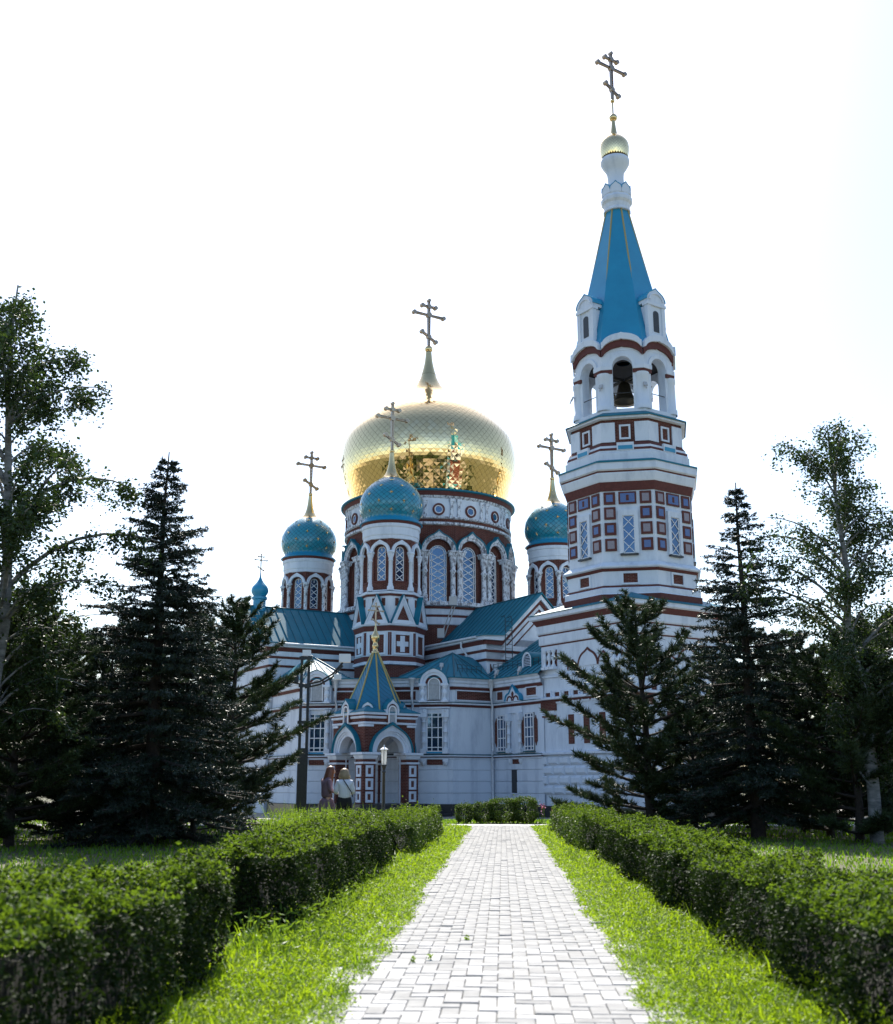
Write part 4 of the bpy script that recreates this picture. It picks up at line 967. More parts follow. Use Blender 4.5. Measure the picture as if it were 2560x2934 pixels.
for k in range(4):
    az = TAZ + 90 * k
    if math.cos(R(az - 190)) < -.2: continue
    T = frame(B + nvec(az).to_2d() * 3.55, az)
    for (cx, r, zz) in ((-0.95, .42, -3.0), (0.25, .80, -2.9), (1.45, .42, -2.75), (-2.2, .0, 0)):   # blind kokoshniki in brick outline
        if r == 0: continue
        A_ = [(x + cx, z) for x, z in arcpts(r - .10, zB + zz, 24, keel=.04 + r * .08, w=22)]; B_ = [(x + cx, z) for x, z in arcpts(r, zB + zz, 24, keel=.06 + r * .10, w=22)]
        MB(T).band(A_, B_, -0.06, 0.01).build('brick_arch', M['brickplain'], tw)
        MB(T).plate([(x + cx, z) for x, z in arcpts(r - .10, zB + zz, 24, keel=.04 + r * .08, w=22)], -0.04, 0.01).build('kokoshnik', W, tw)
    for side in (-1, 1):
        for i in range(3):
            x = side * (3.1 - .36 * i); bal_niche(T, x, zB - 2.75, zB - 1.85, tw, .15, .1)
    for i in range(9):
        x = -3.0 + i * .75; z0, z1 = zB - 4.6, zB - 4.1; w_ = .2
        MB(T).plate([(x - w_, z0), (x + w_, z0), (x + w_, z1), (x - w_, z1)], -0.006, .01).build('brick_panel', BR, tw)
        MB(T).band([(x - w_, z0), (x + w_, z0), (x + w_, z1), (x - w_, z1), (x - w_, z0)], [(x - w_ - .09, z0 - .09), (x + w_ + .09, z0 - .09), (x + w_ + .09, z1 + .09), (x - w_ - .09, z1 + .09), (x - w_ - .09, z0 - .09)], -.06, .01, ends=False).build('panel_frame', W, tw)
    for s_ in (-1, 1):                                         # stepped brick pendants at the corners
        x0, x1 = sorted((s_ * 3.62, s_ * 2.35)); MB(T).plate([(x0, zk(2048)), (x1, zk(2048)), (x1, zk(2024)), (x0, zk(2024))], -.07, .0).build('brick_panel', BR, tw)
        MB(T).plate([(x0 + .1, zk(2060)), (x1 - .15, zk(2060)), (x1 - .15, zk(2047)), (x0 + .1, zk(2047))], -.05, .0).build('panel_frame', W, tw)
        MB(T).plate([(x0 + .1, zk(2066)), (x1 - .05, zk(2066)), (x1 - .05, zk(2060.5)), (x0 + .1, zk(2060.5))], -.06, .0).build('brick_band', M['brickplain'], tw)
    for xw in (0.0, 1.2, -1.2):
        MB(T).plate([(xw - .22, zk(2140)), (xw + .22, zk(2140)), (xw + .22, zk(2062)), (xw - .22, zk(2062))], -.03, .0).build('brick_panel', BR, tw)
    zr0, rows, cols_ = zpl + .55, 4, 8                        # faceted blocks of the rusticated foot
    rh = (zk(2170) - zr0) / rows; cw = fwB / cols_
    for i in range(rows):
        for j in range(-1, cols_):
            x0 = -fwB / 2 + (j + (.5 if i % 2 else 0)) * cw; x1 = x0 + cw; x0 = max(x0, -fwB / 2); x1 = min(x1, fwB / 2)
            if x1 - x0 < .1: continue
            z0 = zr0 + i * rh; z1 = z0 + rh; g_ = .018; b_ = .13
            if x1 - x0 < .6: b_ = .08
            V = [(x0 + g_, 0, z0 + g_), (x1 - g_, 0, z0 + g_), (x1 - g_, 0, z1 - g_), (x0 + g_, 0, z1 - g_), (x0 + g_, -.03, z0 + g_), (x1 - g_, -.03, z0 + g_), (x1 - g_, -.03, z1 - g_), (x0 + g_, -.03, z1 - g_), (x0 + b_, -.14, z0 + b_), (x1 - b_, -.14, z0 + b_), (x1 - b_, -.14, z1 - b_), (x0 + b_, -.14, z1 - b_)]
            fs = [(0, 1, 5, 4), (1, 2, 6, 5), (2, 3, 7, 6), (3, 0, 4, 7), (4, 5, 9, 8), (5, 6, 10, 9), (6, 7, 11, 10), (7, 4, 8, 11), (8, 9, 10, 11)]
            MB(T).add(V, fs).build('stone_block', W, tw)
# octagon
oc = regular(B, 3.28, 8, TAZ)
o_ = lambda v: Zp(v, B.y - 3.45)
to = MB().ring(oc, [(0.0, zB), (0.0, o_(1606))]).build('bell_tower_octagon', W, cath)
for nm, mt, prof in [
    ('brick_band', M['brickplain'], [(0.30, zB + .02), (0.34, o_(1702))]),
    ('cornice', W, [(0.30, o_(1703)), (0.26, o_(1698)), (0.26, o_(1684)), (0.12, o_(1680))]),
    ('brick_band', M['brickplain'], [(0.16, o_(1681)), (0.12, o_(1675))]),
    ('wall', W, [(0.08, o_(1676)), (0.08, o_(1633))]),
    ('brick_band', M['brickplain'], [(0.10, o_(1634)), (0.20, o_(1626))]),
    ('cornice', W, [(0.18, o_(1626.5)), (0.32, o_(1624)), (0.32, o_(1620)), (0.0, o_(1606))]),
    ('wall', W, [(-0.02, o_(1607)), (-0.02, o_(1401))]),
    ('brick_band', M['brickplain'], [(0.02, o_(1402)), (0.16, o_(1377))]),
    ('cornice', W, [(0.15, o_(1378)), (0.20, o_(1374)), (0.30, o_(1356)), (0.30, o_(1352))]),
    ('brick_band', M['brickplain'], [(0.28, o_(1352.5)), (0.31, o_(1347))]),
    ('cornice', W, [(0.30, o_(1347.5)), (0.40, o_(1344)), (0.40, o_(1324)), (0.30, o_(1322))]),
    ('flashing', RF, [(0.44, o_(1324.5)), (0.44, o_(1320)), (0.05, o_(1312))]),
    ('cornice', W, [(0.0, o_(1316)), (0.05, o_(1312)), (0.05, o_(1292)), (-.02, o_(1290))])]:
    MB().ring(oc, prof).build(nm, mt, to)
fo_ = 2 * 3.4 * math.tan(math.pi / 8)
def plate_mesh(w, h, y0, y1, mat, name):
    return mesh_of(MB().plate([(-w / 2, -h / 2), (w / 2, -h / 2), (w / 2, h / 2), (-w / 2, h / 2)], y0, y1), name, mat)
TILE_A = plate_mesh(.60, .66, -0.045, 0.0, M['brickplain'], 'tile'); TILE_W = plate_mesh(.92, .66, -0.045, 0.0, M['brickplain'], 'tile')
IN_B = plate_mesh(.34, .38, -0.055, -0.045, M['tileblue'], 'tile_inset'); IN_G = plate_mesh(.36, .42, -0.055, -0.045, M['tilegrey'], 'tile_inset'); IN_W = plate_mesh(.74, .48, -0.055, -0.045, M['tileblue'], 'tile_inset'); IN_S = plate_mesh(.14, .3, -0.066, -0.055, M['brickplain'], 'tile_inset')
for k in range(8):
    az = TAZ + 45 * k
    if math.cos(R(az - 190)) < -.2: continue
    p = B + nvec(az).to_2d() * 3.28; T = frame(p, az)
    rows_v = (1423, 1466, 1511, 1557)
    for i, v in enumerate(rows_v):
        for s_ in (-1, 1):
            Tx = frame((T @ Vector((s_ * .93, 0, 0))).to_2d(), az, o_(v)); put_mx(TILE_A, 'tile', Tx, to); put_mx(IN_B if (i + (s_ > 0) + k) % 2 else IN_G, 'tile_inset', Tx, to)
    Tx = frame(p, az, o_(1423)); put_mx(TILE_W, 'tile', Tx, to); put_mx(IN_W, 'tile_inset', Tx, to); put_mx(IN_S, 'tile_inset', Tx, to)
    zb, zs = o_(1582), o_(1480)
    MB(T).band([(-.31, zb), (-.31, zs + .1), (.31, zs + .1), (.31, zb)], [(-.50, zb - .04), (-.50, zs + .4), (.50, zs + .4), (.50, zb - .04)], -.12, .02).build('window_surround', W, to)
    lattice(to, frame(p + nvec(az).to_2d() * .06, az), .31, zb, zs + .1, 3, 0.0, 0.02, True, bar=.03, arch=False)
    MB(T).box(-.46, .46, -.16, 0.0, zb - .12, zb - .04).build('sill', M['steel'], to)
    Tp = frame(B + nvec(az).to_2d() * 3.36, az)
    MB(Tp).plate([(-.36, o_(1668)), (.36, o_(1668)), (.36, o_(1641)), (-.36, o_(1641))], -.01, .01).build('brick_panel', BR, to)
    MB(Tp).band([(-.36, o_(1668)), (.36, o_(1668)), (.36, o_(1641)), (-.36, o_(1641)), (-.36, o_(1668))], [(-.48, o_(1673)), (.48, o_(1673)), (.48, o_(1636)), (-.48, o_(1636)), (-.48, o_(1673))], -.06, .01, ends=False).build('panel_frame', W, to)
# tier under the belfry
AP2 = 2.94; oc2 = regular(B, AP2, 8, TAZ); o2 = lambda v: Zp(v, B.y - AP2 - .05); f2_ = 2 * AP2 * math.tan(math.pi / 8)
tier = MB().ring(oc2, [(0, o2(1300)), (0, o2(1190))]).build('bell_tower_tier', BR, cath)
for nm, mt, prof in [
    ('cornice', W, [(0.30, o2(1300)), (0.30, o2(1291))]), ('brick_band', M['brickplain'], [(0.31, o2(1291.5)), (0.26, o2(1284))]), ('cornice', W, [(0.24, o2(1284.5)), (0.20, o2(1276))]), ('brick_band', M['brickplain'], [(0.21, o2(1276.5)), (0.06, o2(1266))]),
    ('cornice', W, [(0.05, o2(1200)), (0.26, o2(1198)), (0.26, o2(1192)), (0.2, o2(1191))]),
    ('balcony_roof', RF, [(0.34, o2(1193)), (0.34, o2(1190)), (-.35, o2(1171))])]:
    MB().ring(oc2, prof).build(nm, mt, tier)
for k in range(8):
    az = TAZ + 45 * k; p = B + nvec(az).to_2d() * AP2; T = frame(p, az)
    if math.cos(R(az - 190)) < -.2: continue
    for s_ in (-1, 1):
        x0, x1 = sorted((s_ * .52, s_ * (f2_ / 2 + .03))); MB(T).plate([(x0, o2(1264)), (x1, o2(1264)), (x1, o2(1208)), (x0, o2(1208))], -.07, .0).build('stone_block', W, tier)
    z0, z1 = o2(1252), o2(1220); sqr = lambda h_, dz: [(-h_, z0 - dz), (h_, z0 - dz), (h_, z1 + dz), (-h_, z1 + dz), (-h_, z0 - dz)]
    MB(T).band(sqr(.20, 0), sqr(.30, .1), -.06, .0, ends=False).build('panel_frame', W, tier)
    MB(T).plate([(-.45, o2(1292)), (.45, o2(1292)), (.45, o2(1270)), (-.45, o2(1270))], -.34, -.2).build('niche_panel', W, tier)
    MB(T).plate([(-.38, o2(1290)), (.38, o2(1290)), (.38, o2(1279)), (-.38, o2(1279))], -.36, -.3).build('tile', M['tent'], tier)
# belfry
AP3 = 2.66; o3 = lambda v: Zp(v, B.y - AP3 - .05); f3_ = 2 * AP3 * math.tan(math.pi / 8)
bel = MB().ring(regular(B, AP3 + .1, 8, TAZ), [(0, o3(1180)), (0, o3(1170))], cap_top=True).build('belfry', W, cath)
zfl, zcap, zsp = o3(1172), o3(1066), o3(1046); ohb = .54
def wave(dz): return [(x, o3(988) + dz + (o3(965) - o3(988)) * 1.15 * (max(0, 1 - (x / (.47 * f3_)) ** 2) ** .62 * .92 + .08 * max(0, 1 - abs(x) / .12))) for x in [(-.5 + i / 28) * f3_ for i in range(29)]]
for k in range(8):
    az = TAZ + 45 * k; p = B + nvec(az).to_2d() * AP3; T = frame(p, az)
    MB(T).hole(-f3_ / 2, f3_ / 2, zfl, o3(1002), ohb, zfl, zsp, .50).build('wall', W, bel)
    Ti = frame(B + nvec(az).to_2d() * (AP3 - .5), az); fi_ = 2 * (AP3 - .5) * math.tan(math.pi / 8)
    MB(Ti).hole(-fi_ / 2, fi_ / 2, zfl, o3(1002), ohb, zfl, zsp, 0.01).build('wall', W, bel)
    MB(T).band(arcpts(ohb, zsp, 16), arcpts(ohb + .20, zsp, 16), -.08, .0).build('archivolt', W, bel)
    w0 = [(x, o3(1002)) for x, z in wave(0)]
    MB(T).band(w0, wave(-.55), -.02, .3).build('wall', W, bel)
    MB(T).band(wave(-.60), wave(-.18), -.12, .1).build('brick_band', M['brickplain'], bel)
    MB(T).band(wave(-.20), wave(.16), -.26, .25).build('kokoshnik', W, bel)
    for s_ in (-1, 1):
        x0, x1 = sorted((s_ * (ohb + .01), s_ * (f3_ / 2 + .06))); MB(T).plate([(x0, zcap - .02), (x1, zcap - .02), (x1, zcap + .18), (x0, zcap + .18)], -.10, .0).build('brick_band', M['brickplain'], bel)
        MB(T).plate([(x0, zcap + .18), (x1, zcap + .18), (x1, zsp + .02), (x0, zsp + .02)], -.14, .0).build('capital', W, bel)
    cc = B + nvec(az + 22.5).to_2d() * (AP3 / math.cos(math.pi / 8) - .28)
    m_ = MB(); m_.lathe((cc.x, cc.y), [(.46, zfl), (.46, zfl + .3), (.40, zfl + .34), (.38, zcap - .3), (.42, zcap - .25), (.42, zcap)], 16, True); m_.build('pier', W, bel)
    MB().tube([v3(frame(p, az) @ Vector((-.6, .1, 0)), zfl + 1.0), v3(frame(p, az) @ Vector((.6, .1, 0)), zfl + 1.0)], .025, 5).build('railing', M['steel'], bel)
MB().tube([v3(B + E1 * 2, o3(1040)), v3(B - E1 * 2, o3(1040))], .09, 6).build('bell_beam', M['steel'], bel)
MB().tube([v3(B + E2 * 2, o3(1040)), v3(B - E2 * 2, o3(1040))], .09, 6).build('bell_beam', M['steel'], bel)
def bell(p, r, zt):
    MB().lathe(p, [(.02, zt), (r * .25, zt - .02), (r * .42, zt - r * .2), (r * .55, zt - r * .8), (r * .72, zt - r * 1.3), (r, zt - r * 1.6), (r, zt - r * 1.68), (r * .8, zt - r * 1.6)], 20).build('bell', M['bronze'], bel)
bell(B, .75, o3(1044)); bell(B + E1 * 1.25, .38, o3(1044)); bell(B + E2 * 1.25, .36, o3(1044)); bell(B - E1 * 1.2, .34, o3(1044))
for azs in (TAZ + 67.5, TAZ + 22.5, TAZ + 112.5):
    pp = B + nvec(azs).to_2d() * (AP3 + .55); floodlight((pp.x, pp.y, zfl + 1.1), azs, .13)
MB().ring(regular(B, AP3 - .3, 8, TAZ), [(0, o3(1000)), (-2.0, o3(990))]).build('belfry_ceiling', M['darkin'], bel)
# tent roof
o4 = lambda v: Zp(v, B.y - 1.4)
r0, r1 = 2.72, .62; zt0, zt1 = o3(984), Zp(610, B.y)
tent = MB().ring(regular(B, 1.0, 8, TAZ), [(r0 - 1, zt0 - .15), (r0 - 1.06, zt0 + .35), (1.62, zt0 + .45), (r1 - 1, zt1)]).build('tent_roof', M['tent'], cath)
def tent_r(z): return r0 - .1 + (r1 - r0 + .1) * (z - zt0) / (zt1 - zt0)
for k in range(8):
    a = TAZ + 22.5 + 45 * k; n = nvec(a).to_2d(); rc = 1 / math.cos(math.pi / 8)
    MB().tube([v3(B + n * tent_r(zt0 + .4) * rc, zt0 + .4), v3(B + n * r1 * rc, zt1)], .055, 6).build('tent_rib', M['goldrib'], tent)
for k in range(4):                                            # lucarnes on the four main faces
    az = TAZ + 90 * k; zb = o3(962); zt = o3(868); zm = (zb + zt) / 2
    p = B + nvec(az).to_2d() * (tent_r(zb) + .20); T = frame(p, az) @ Matrix.Scale(1.22, 4, (1, 0, 0)); dp = 1.6
    MB(T).plate([(-.48, zb), (.48, zb), (.48, zt), (-.48, zt)], 0, dp).build('lucarne', W, tent)
    MB(T).box(-.56, .56, -.10, .3, zb - .02, zb + .22).build('lucarne_sill', W, tent)
    for s_ in (-1, 1): MB(T).box(s_ * .44 - .10, s_ * .44 + .10, -.07, .2, zb + .22, zt).build('pilaster', W, tent)
    MB(T).box(-.58, .58, -.12, .3, zt - .02, zt + .14).build('cornice', W, tent)
    zs = zt + .14; MB(T).plate([(-.56, zs)] + arcpts(.56, zs + .18, 16, keel=.14) + [(.56, zs)], -.06, dp).build('kokoshnik', W, tent)
    MB(T).band(arcpts(.36, zs + .18, 12), arcpts(.44, zs + .18, 12), -.12, -.05).build('archivolt', W, tent)
    MB(T).plate([(-.17, zb + .40)] + arcpts(.17, zt - .45, 8) + [(.17, zb + .40)], -.02, .05).build('louvre', M['steel'], tent)
    MB(T).band(arcpts(.56, zs + .18, 12, keel=.14), arcpts(.61, zs + .18, 12, keel=.16), -.08, dp).build('lucarne_roof', M['tent'], tent)
# crown: collar with kokoshniki, neck, gilded bulb, cross
yb = B.y
crn = [dpx(*q, yb) for q in ((614, 20), (613, 39), (609, 39), (604, 36), (592, 38), (586, 44), (578, 45), (570, 41), (566, 42))]
collar = MB().lathe((B.x, B.y), crn, 16, False).build('crown_collar', W, tent)
for k in range(8):
    az = TAZ + 45 * k; rr_, _ = dpx(566, 39, yb); T = frame(B + nvec(az).to_2d() * rr_ * .98, az); z0 = Zp(566, yb)
    MB(T).plate([(-.33, z0 - .05)] + arcpts(.33, z0 + .18, 12, keel=.12) + [(.33, z0 - .05)], -.05, .4).build('kokoshnik', W, tent)
    MB(T).band(arcpts(.33, z0 + .18, 12, keel=.12), arcpts(.37, z0 + .18, 12, keel=.14), -.07, .45).build('arch_flashing', M['tent'], tent)
nk = [dpx(*q, yb) for q in ((566, 30), (536, 26), (530, 23.5), (512, 23), (498, 24.5), (490, 29), (480, 36), (472, 40.5), (466, 41), (460, 40), (458, 30))]
MB().lathe((B.x, B.y), nk, 24, True).build('crown_neck', W, tent)
gb = [dpx(*q, yb) for q in ((459, 35), (452, 37.5), (438, 40.5), (424, 41), (412, 38), (400, 28), (392, 17), (386, 10), (372, 7), (352, 4.5), (340, 3.5))]
tb_ = shingled_dome((B.x, B.y), gb, 'gilded_bulb', M['goldbase'], M['goldshingle'], 32, .10, (.03, .6), cath, 0, .008, .012)
MB().lathe((B.x, B.y), [(r_ + .02, z) for r_, z in interp(gb, 8) if z > Zp(398, yb)], 18).build('finial_cone', M['gold'], tb_)
for v, rp in ((337, 11.5), (289, 6)):
    rr_, zc_ = dpx(v, rp, yb); MB().lathe((B.x, B.y), [(rr_ * math.sin(math.pi * i / 10) + .01, zc_ - rr_ * math.cos(math.pi * i / 10)) for i in range(11)], 14).build('ball', M['gold'], tb_)
MB().tube([(B.x, B.y, Zp(345, yb)), (B.x, B.y, Zp(270, yb))], .05, 8).build('rod', M['gold'], tb_)
cross(tb_, (B.x, B.y, Zp(284, yb)), Zp(150, yb) - Zp(284, yb), nvec(TAZ + 90).to_2d(), M['crossmetal'])

# ---- porch ----------------------------------------------------------------------------------------------
PC = Vector((-3.98, 61.5)); PH = 1.62; zp_ = lambda v: Zp(v, 60.3)
psq = regular(PC, PH, 4, 144.0)
zfloor = zp_(2303)
porch = MB().ring(regular(PC, PH + .55, 4, 144.0), [(0, G - .1), (0, zfloor - .02)], cap_top=True).build('porch_platform', M['plinth'], cath)
for i in range(3): MB().ring(regular(PC, PH + .85 + .3 * i, 4, 144.0), [(0, G - .1), (0, zfloor - .2 - .17 * i), (-.35, zfloor - .2 - .17 * i + .002)]).build('step', M['plinth'], porch)
pw = 2 * PH; ah = .87; zsp = zp_(2157); ztop_ = zp_(2077)
for k in range(4):
    az = 144.0 + 90 * k; p = PC + nvec(az).to_2d() * PH; T = frame(p, az)
    MB(T).hole(-pw / 2, pw / 2, zp_(2157), ztop_, ah, zp_(2157), zsp, .42).build('wall', BR, porch)
    Ti = frame(PC + nvec(az).to_2d() * (PH - .42), az)
    MB(Ti).hole(-PH + .42, PH - .42, zfloor, ztop_, ah, zfloor, zsp, .01).build('wall', W, porch)
    sf = MB(T); ar = arcpts(ah - .012, zsp, 20)
    for a, b_ in zip(ar[:-1], ar[1:]): sf.poly([(a[0], -.02, a[1]), (a[0], .42, a[1]), (b_[0], .42, b_[1]), (b_[0], -.02, b_[1])])
    sf.build('soffit', W, porch)
    if k < 2 or True:
        MB(T).band(arcpts(ah - .01, zsp, 24), arcpts(ah + .14, zsp, 24), -.05, .02).build('archivolt', W, porch)
        MB(T).band(arcpts(ah + .14, zsp, 24), arcpts(ah + .24, zsp, 24), -.10, .02).build('archivolt', W, porch)
        MB(T).band(arcpts(ah + .24, zsp, 24), arcpts(ah + .42, zsp, 24, keel=.16), -.17, .02).build('archivolt', W, porch)
        MB(T).band(arcpts(ah + .42, zsp, 24, keel=.16), arcpts(ah + .47, zsp, 24, keel=.26), -.30, .0).build('arch_flashing', M['roof'], porch)
        for s_ in (-1, 1):
            MB(T).plate([(s_ * 1.35 - .28, zp_(2084)), (s_ * 1.35 + .27, zp_(2084)), (s_ * 1.35 + .27, zp_(2077.5)), (s_ * 1.35 - .28, zp_(2077.5))], -.06, .0).build('string_course', W, porch)
for nm, mt, prof in [
    ('string_course', W, [(0, zp_(2077)), (.07, zp_(2076)), (.07, zp_(2071)), (.02, zp_(2070))]),
    ('brick_band', BR, [(.02, zp_(2071)), (.02, zp_(2060))]),
    ('string_course', W, [(.03, zp_(2061)), (.10, zp_(2059.5)), (.10, zp_(2054))]),
    ('brick_band', M['brickplain'], [(.08, zp_(2054.5)), (.12, zp_(2050))]),
    ('cornice', W, [(.10, zp_(2050.6)), (.19, zp_(2049.5)), (.19, zp_(2043)), (.05, zp_(2042))]),
    ('roof_skirt', M['roof'], [(.22, zp_(2043.2)), (.22, zp_(2041.6)), (-.45, zp_(2024))])]:
    MB().ring(psq, prof).build(nm, mt, porch)
for k in range(4):                                            # corner piers with framed panels
    az = 144.0 + 45 + 90 * k; cc = PC + nvec(az).to_2d() * ((PH - .25) * math.sqrt(2))
    pp = regular(cc, .385, 4, 144.0)
    pr_ = MB().ring(pp, [(0, zfloor), (0, zp_(2176))]).build('pier', BR, porch)
    for nm, mt, prof in [('pier_course', W, [(0, zp_(2190)), (.04, zp_(2189.5)), (.05, zp_(2184.5)), (0, zp_(2184))]),
                         ('capital', W, [(.0, zp_(2176.5)), (.05, zp_(2174)), (.09, zp_(2167)), (.09, zp_(2164.5))]),
                         ('capital', W, [(.0, zp_(2164.6)), (.20, zp_(2163.5)), (.20, zp_(2157.2)), (.0, zp_(2156.6))])]:
        MB().ring(pp, prof).build(nm, mt, porch)
    for j in range(4):
        az2 = 144.0 + 90 * j
        if abs((az2 - 180 + 180) % 360 - 180) > 70 or (cc - PC).dot(nvec(az2).to_2d()) < 0: continue
        T = frame(cc + nvec(az2).to_2d() * .385, az2)
        for va, vb in ((2226, 2194), (2263, 2231), (2299, 2268)):
            z0, z1 = zp_(va), zp_(vb); hw = .225
            f_ = lambda e: [(-hw + e, z0 + e), (hw - e, z0 + e), (hw - e, z1 - e), (-hw + e, z1 - e), (-hw + e, z0 + e)]
            MB(T).band(f_(.09), f_(0), -.055, .0, ends=False).build('panel_frame', W, porch); MB(T).band(f_(.13), f_(.09), -.03, .0, ends=False).build('panel_frame', W, porch)
            MB(T).plate(f_(.13)[:-1], -.008, .0).build('brick_panel', BR, porch)
for k in range(4):                                            # kokoshnik with icon over each arch
    az = 144.0 + 90 * k; T = frame(PC + nvec(az).to_2d() * (PH + .16), az); zs = zp_(2034)
    o = [(-.42, zp_(2050))] + arcpts(.42, zs, 18, keel=.14) + [(.42, zp_(2050))]; i1 = [(-.30, zp_(2050))] + arcpts(.30, zs, 18) + [(.30, zp_(2050))]
    MB(T).band(i1, o, -.08, .9).build('kokoshnik', W, porch)
    MB(T).band([(-.24, zp_(2071))] + arcpts(.24, zs, 18) + [(.24, zp_(2071))], [(-.30, zp_(2071))] + arcpts(.30, zs, 18) + [(.30, zp_(2071))], -.02, .1).build('brick_arch', M['brickplain'], porch)
    i2 = [(-.19, zp_(2072))] + arcpts(.19, zs - .05, 18) + [(.19, zp_(2072))]
    MB(T).band(i2, [(-.26, zp_(2075))] + arcpts(.26, zs - .05, 18) + [(.26, zp_(2075))], -.07, .1).build('icon_frame', M['frame'], porch)
    MB(T).poly([(x, .0, z) for x, z in i2]).build('icon_board', M['icon'] if k != 1 else M['iconblue'], porch)
    MB(T).band(arcpts(.42, zs, 14, keel=.14), arcpts(.45, zs, 14, keel=.16), -.11, .95).build('kokoshnik_roof', M['roof'], porch)
    T2 = frame(PC + nvec(az + 45).to_2d() * (PH + .02), az + 45); z2 = zp_(2033)
    MB(T2).band(arcpts(.20, z2, 14), arcpts(.32, z2, 14, keel=.04), -.05, .5).build('lucarne', W, porch); MB(T2).poly([(x, .02, z) for x, z in arcpts(.21, z2, 14)]).build('louvre', M['icon'], porch)
    MB(T2).band(arcpts(.32, z2, 14, keel=.04), arcpts(.35, z2, 14, keel=.05), -.07, .6).build('lucarne_roof', M['roof'], porch)
ptz0, ptz1 = zp_(2038), Zp(1868, 61.5)
zq_ = lambda ap, z: z
pt_ap = 1.56
ptent = MB().ring(regular(PC, .1, 8, 144.0), [(pt_ap - .1, ptz0 - .25), (pt_ap - .12, ptz0 + .05), (.12 - .1, ptz1)]).build('porch_tent_roof', M['porchtent'], porch)
for k in range(8):
    a = 144 + 22.5 + 45 * k; n = nvec(a).to_2d(); rc = 1 / math.cos(math.pi / 8)
    MB().tube([v3(PC + n * (pt_ap) * rc, ptz0), v3(PC + n * .13 * rc, ptz1)], .05, 6).build('tent_rib', M['goldrib'], porch)
    # board joints running down the faces at a slant
    nf = nvec(144 + 45 * k).to_2d(); tl = Vector((-nf.y, nf.x)); mbj = MB()
    for i in range(1, 12):
        t0 = i / 12; hw0 = lambda t: (pt_ap + (.12 - pt_ap) * t) * math.tan(math.pi / 8)
        def on(t, s_): r_ = pt_ap - .02 + (.12 - pt_ap + .02) * t + .018; return v3(PC + nf * r_ + tl * s_ * hw0(t) * .95, ptz0 + (ptz1 - ptz0) * t)
        if t0 + .10 < .98: mbj.tube([on(t0, -1), on(max(t0 - .10, .01), 0)], .009, 4, False)
        if t0 + .10 < .98: mbj.tube([on(max(t0 - .10, .01), 0), on(max(t0 - .2, .01), 1)], .009, 4, False)
    mbj.build('board_joint', M['seam'], porch)
fz = [dpx(*q, 61.5) for q in ((1871, 11), (1867, 11), (1866, 7.5), (1856, 7.5), (1855, 9), (1848, 9), (1847, 7), (1839, 7), (1836, 10), (1829, 12.5), (1822, 12), (1815, 7.5), (1807, 4), (1795, 2.2), (1786, 1.5))]
MB().lathe((PC.x, PC.y), fz, 16, True).build('finial', M['gold'], porch)
cross(porch, (PC.x, PC.y, Zp(1795, 61.5)), Zp(1727, 61.5) - Zp(1795, 61.5), E2, M['crossmetal'])
MB().ring(regular(PC, PH - .45, 4, 144.0), [(0, zp_(2090)), (-.9, zp_(2088))]).build('porch_ceiling', W, porch)
# ------------------------------------------------------------------ ground, path, verges
def gz(y): t = min(max((y - 38) / 14, 0), 1); return G * (t * t * (3 - 2 * t)) if y > 38 else 0.0
PXC = lambda y: -0.05 + 0.05 * y                            # centre line of the path
MG = {}
MG['soil'] = simple('lawn_soil', (0.075, 0.068, 0.032), (0.11, 0.112, 0.045), rough=0.9, scale=1.6, bump=0.5, bscale=18)
MG['sand'] = simple('joint_sand', (0.15, 0.145, 0.13), (0.23, 0.22, 0.20), rough=0.95, scale=9, bump=.3, bscale=90)
MG['paver'] = randmat('concrete_paver', (0.25, 0.247, 0.24), (0.47, 0.463, 0.45), 0.85, bump=0.35, spec=0.25)
MG['kerb'] = randmat('kerb_concrete', (0.40, 0.40, 0.39), (0.52, 0.51, 0.50), 0.85, bump=0.3, spec=0.25)
MG['court'] = simple('forecourt_paving', (0.24, 0.215, 0.18), (0.32, 0.29, 0.245), rough=0.85, scale=1.2, bump=.3, bscale=25)
ys = [-80, -30, 0, 20, 38] + [38 + i for i in range(1, 16)] + [70, 100, 160, 300, 700]; xs = [-700, -200, -60, -20, -8, 0, 8, 20, 60, 200, 700]
gv = [(x, y, gz(y) - 0.012) for y in ys for x in xs]; nx_ = len(xs)
gf = [(j * nx_ + i, j * nx_ + i + 1, (j + 1) * nx_ + i + 1, (j + 1) * nx_ + i) for j in range(len(ys) - 1) for i in range(nx_ - 1)]
ground = MB().add(gv, gf).build('ground', MG['soil']); ground['kind'] = 'structure'
court = MB().add([(x, y, gz(y) - 0.006) for y in range(44, 58) for x in (-60, -20, 0, 20, 60)] + [(x, 110, G - .006) for x in (-60, -20, 0, 20, 60)], [(j * 5 + i, j * 5 + i + 1, (j + 1) * 5 + i + 1, (j + 1) * 5 + i) for j in range(14) for i in range(4)]).build('forecourt', MG['court']); court['kind'] = 'structure'
# cross path at the far end
cpv = [(-14, 34.9), (16, 34.35), (16, 36.0), (-14, 36.5)]
cp = MB().poly([(x, y, 0.004) for x, y in cpv]).build('cross_path', MG['kerb']); cp['kind'] = 'structure'
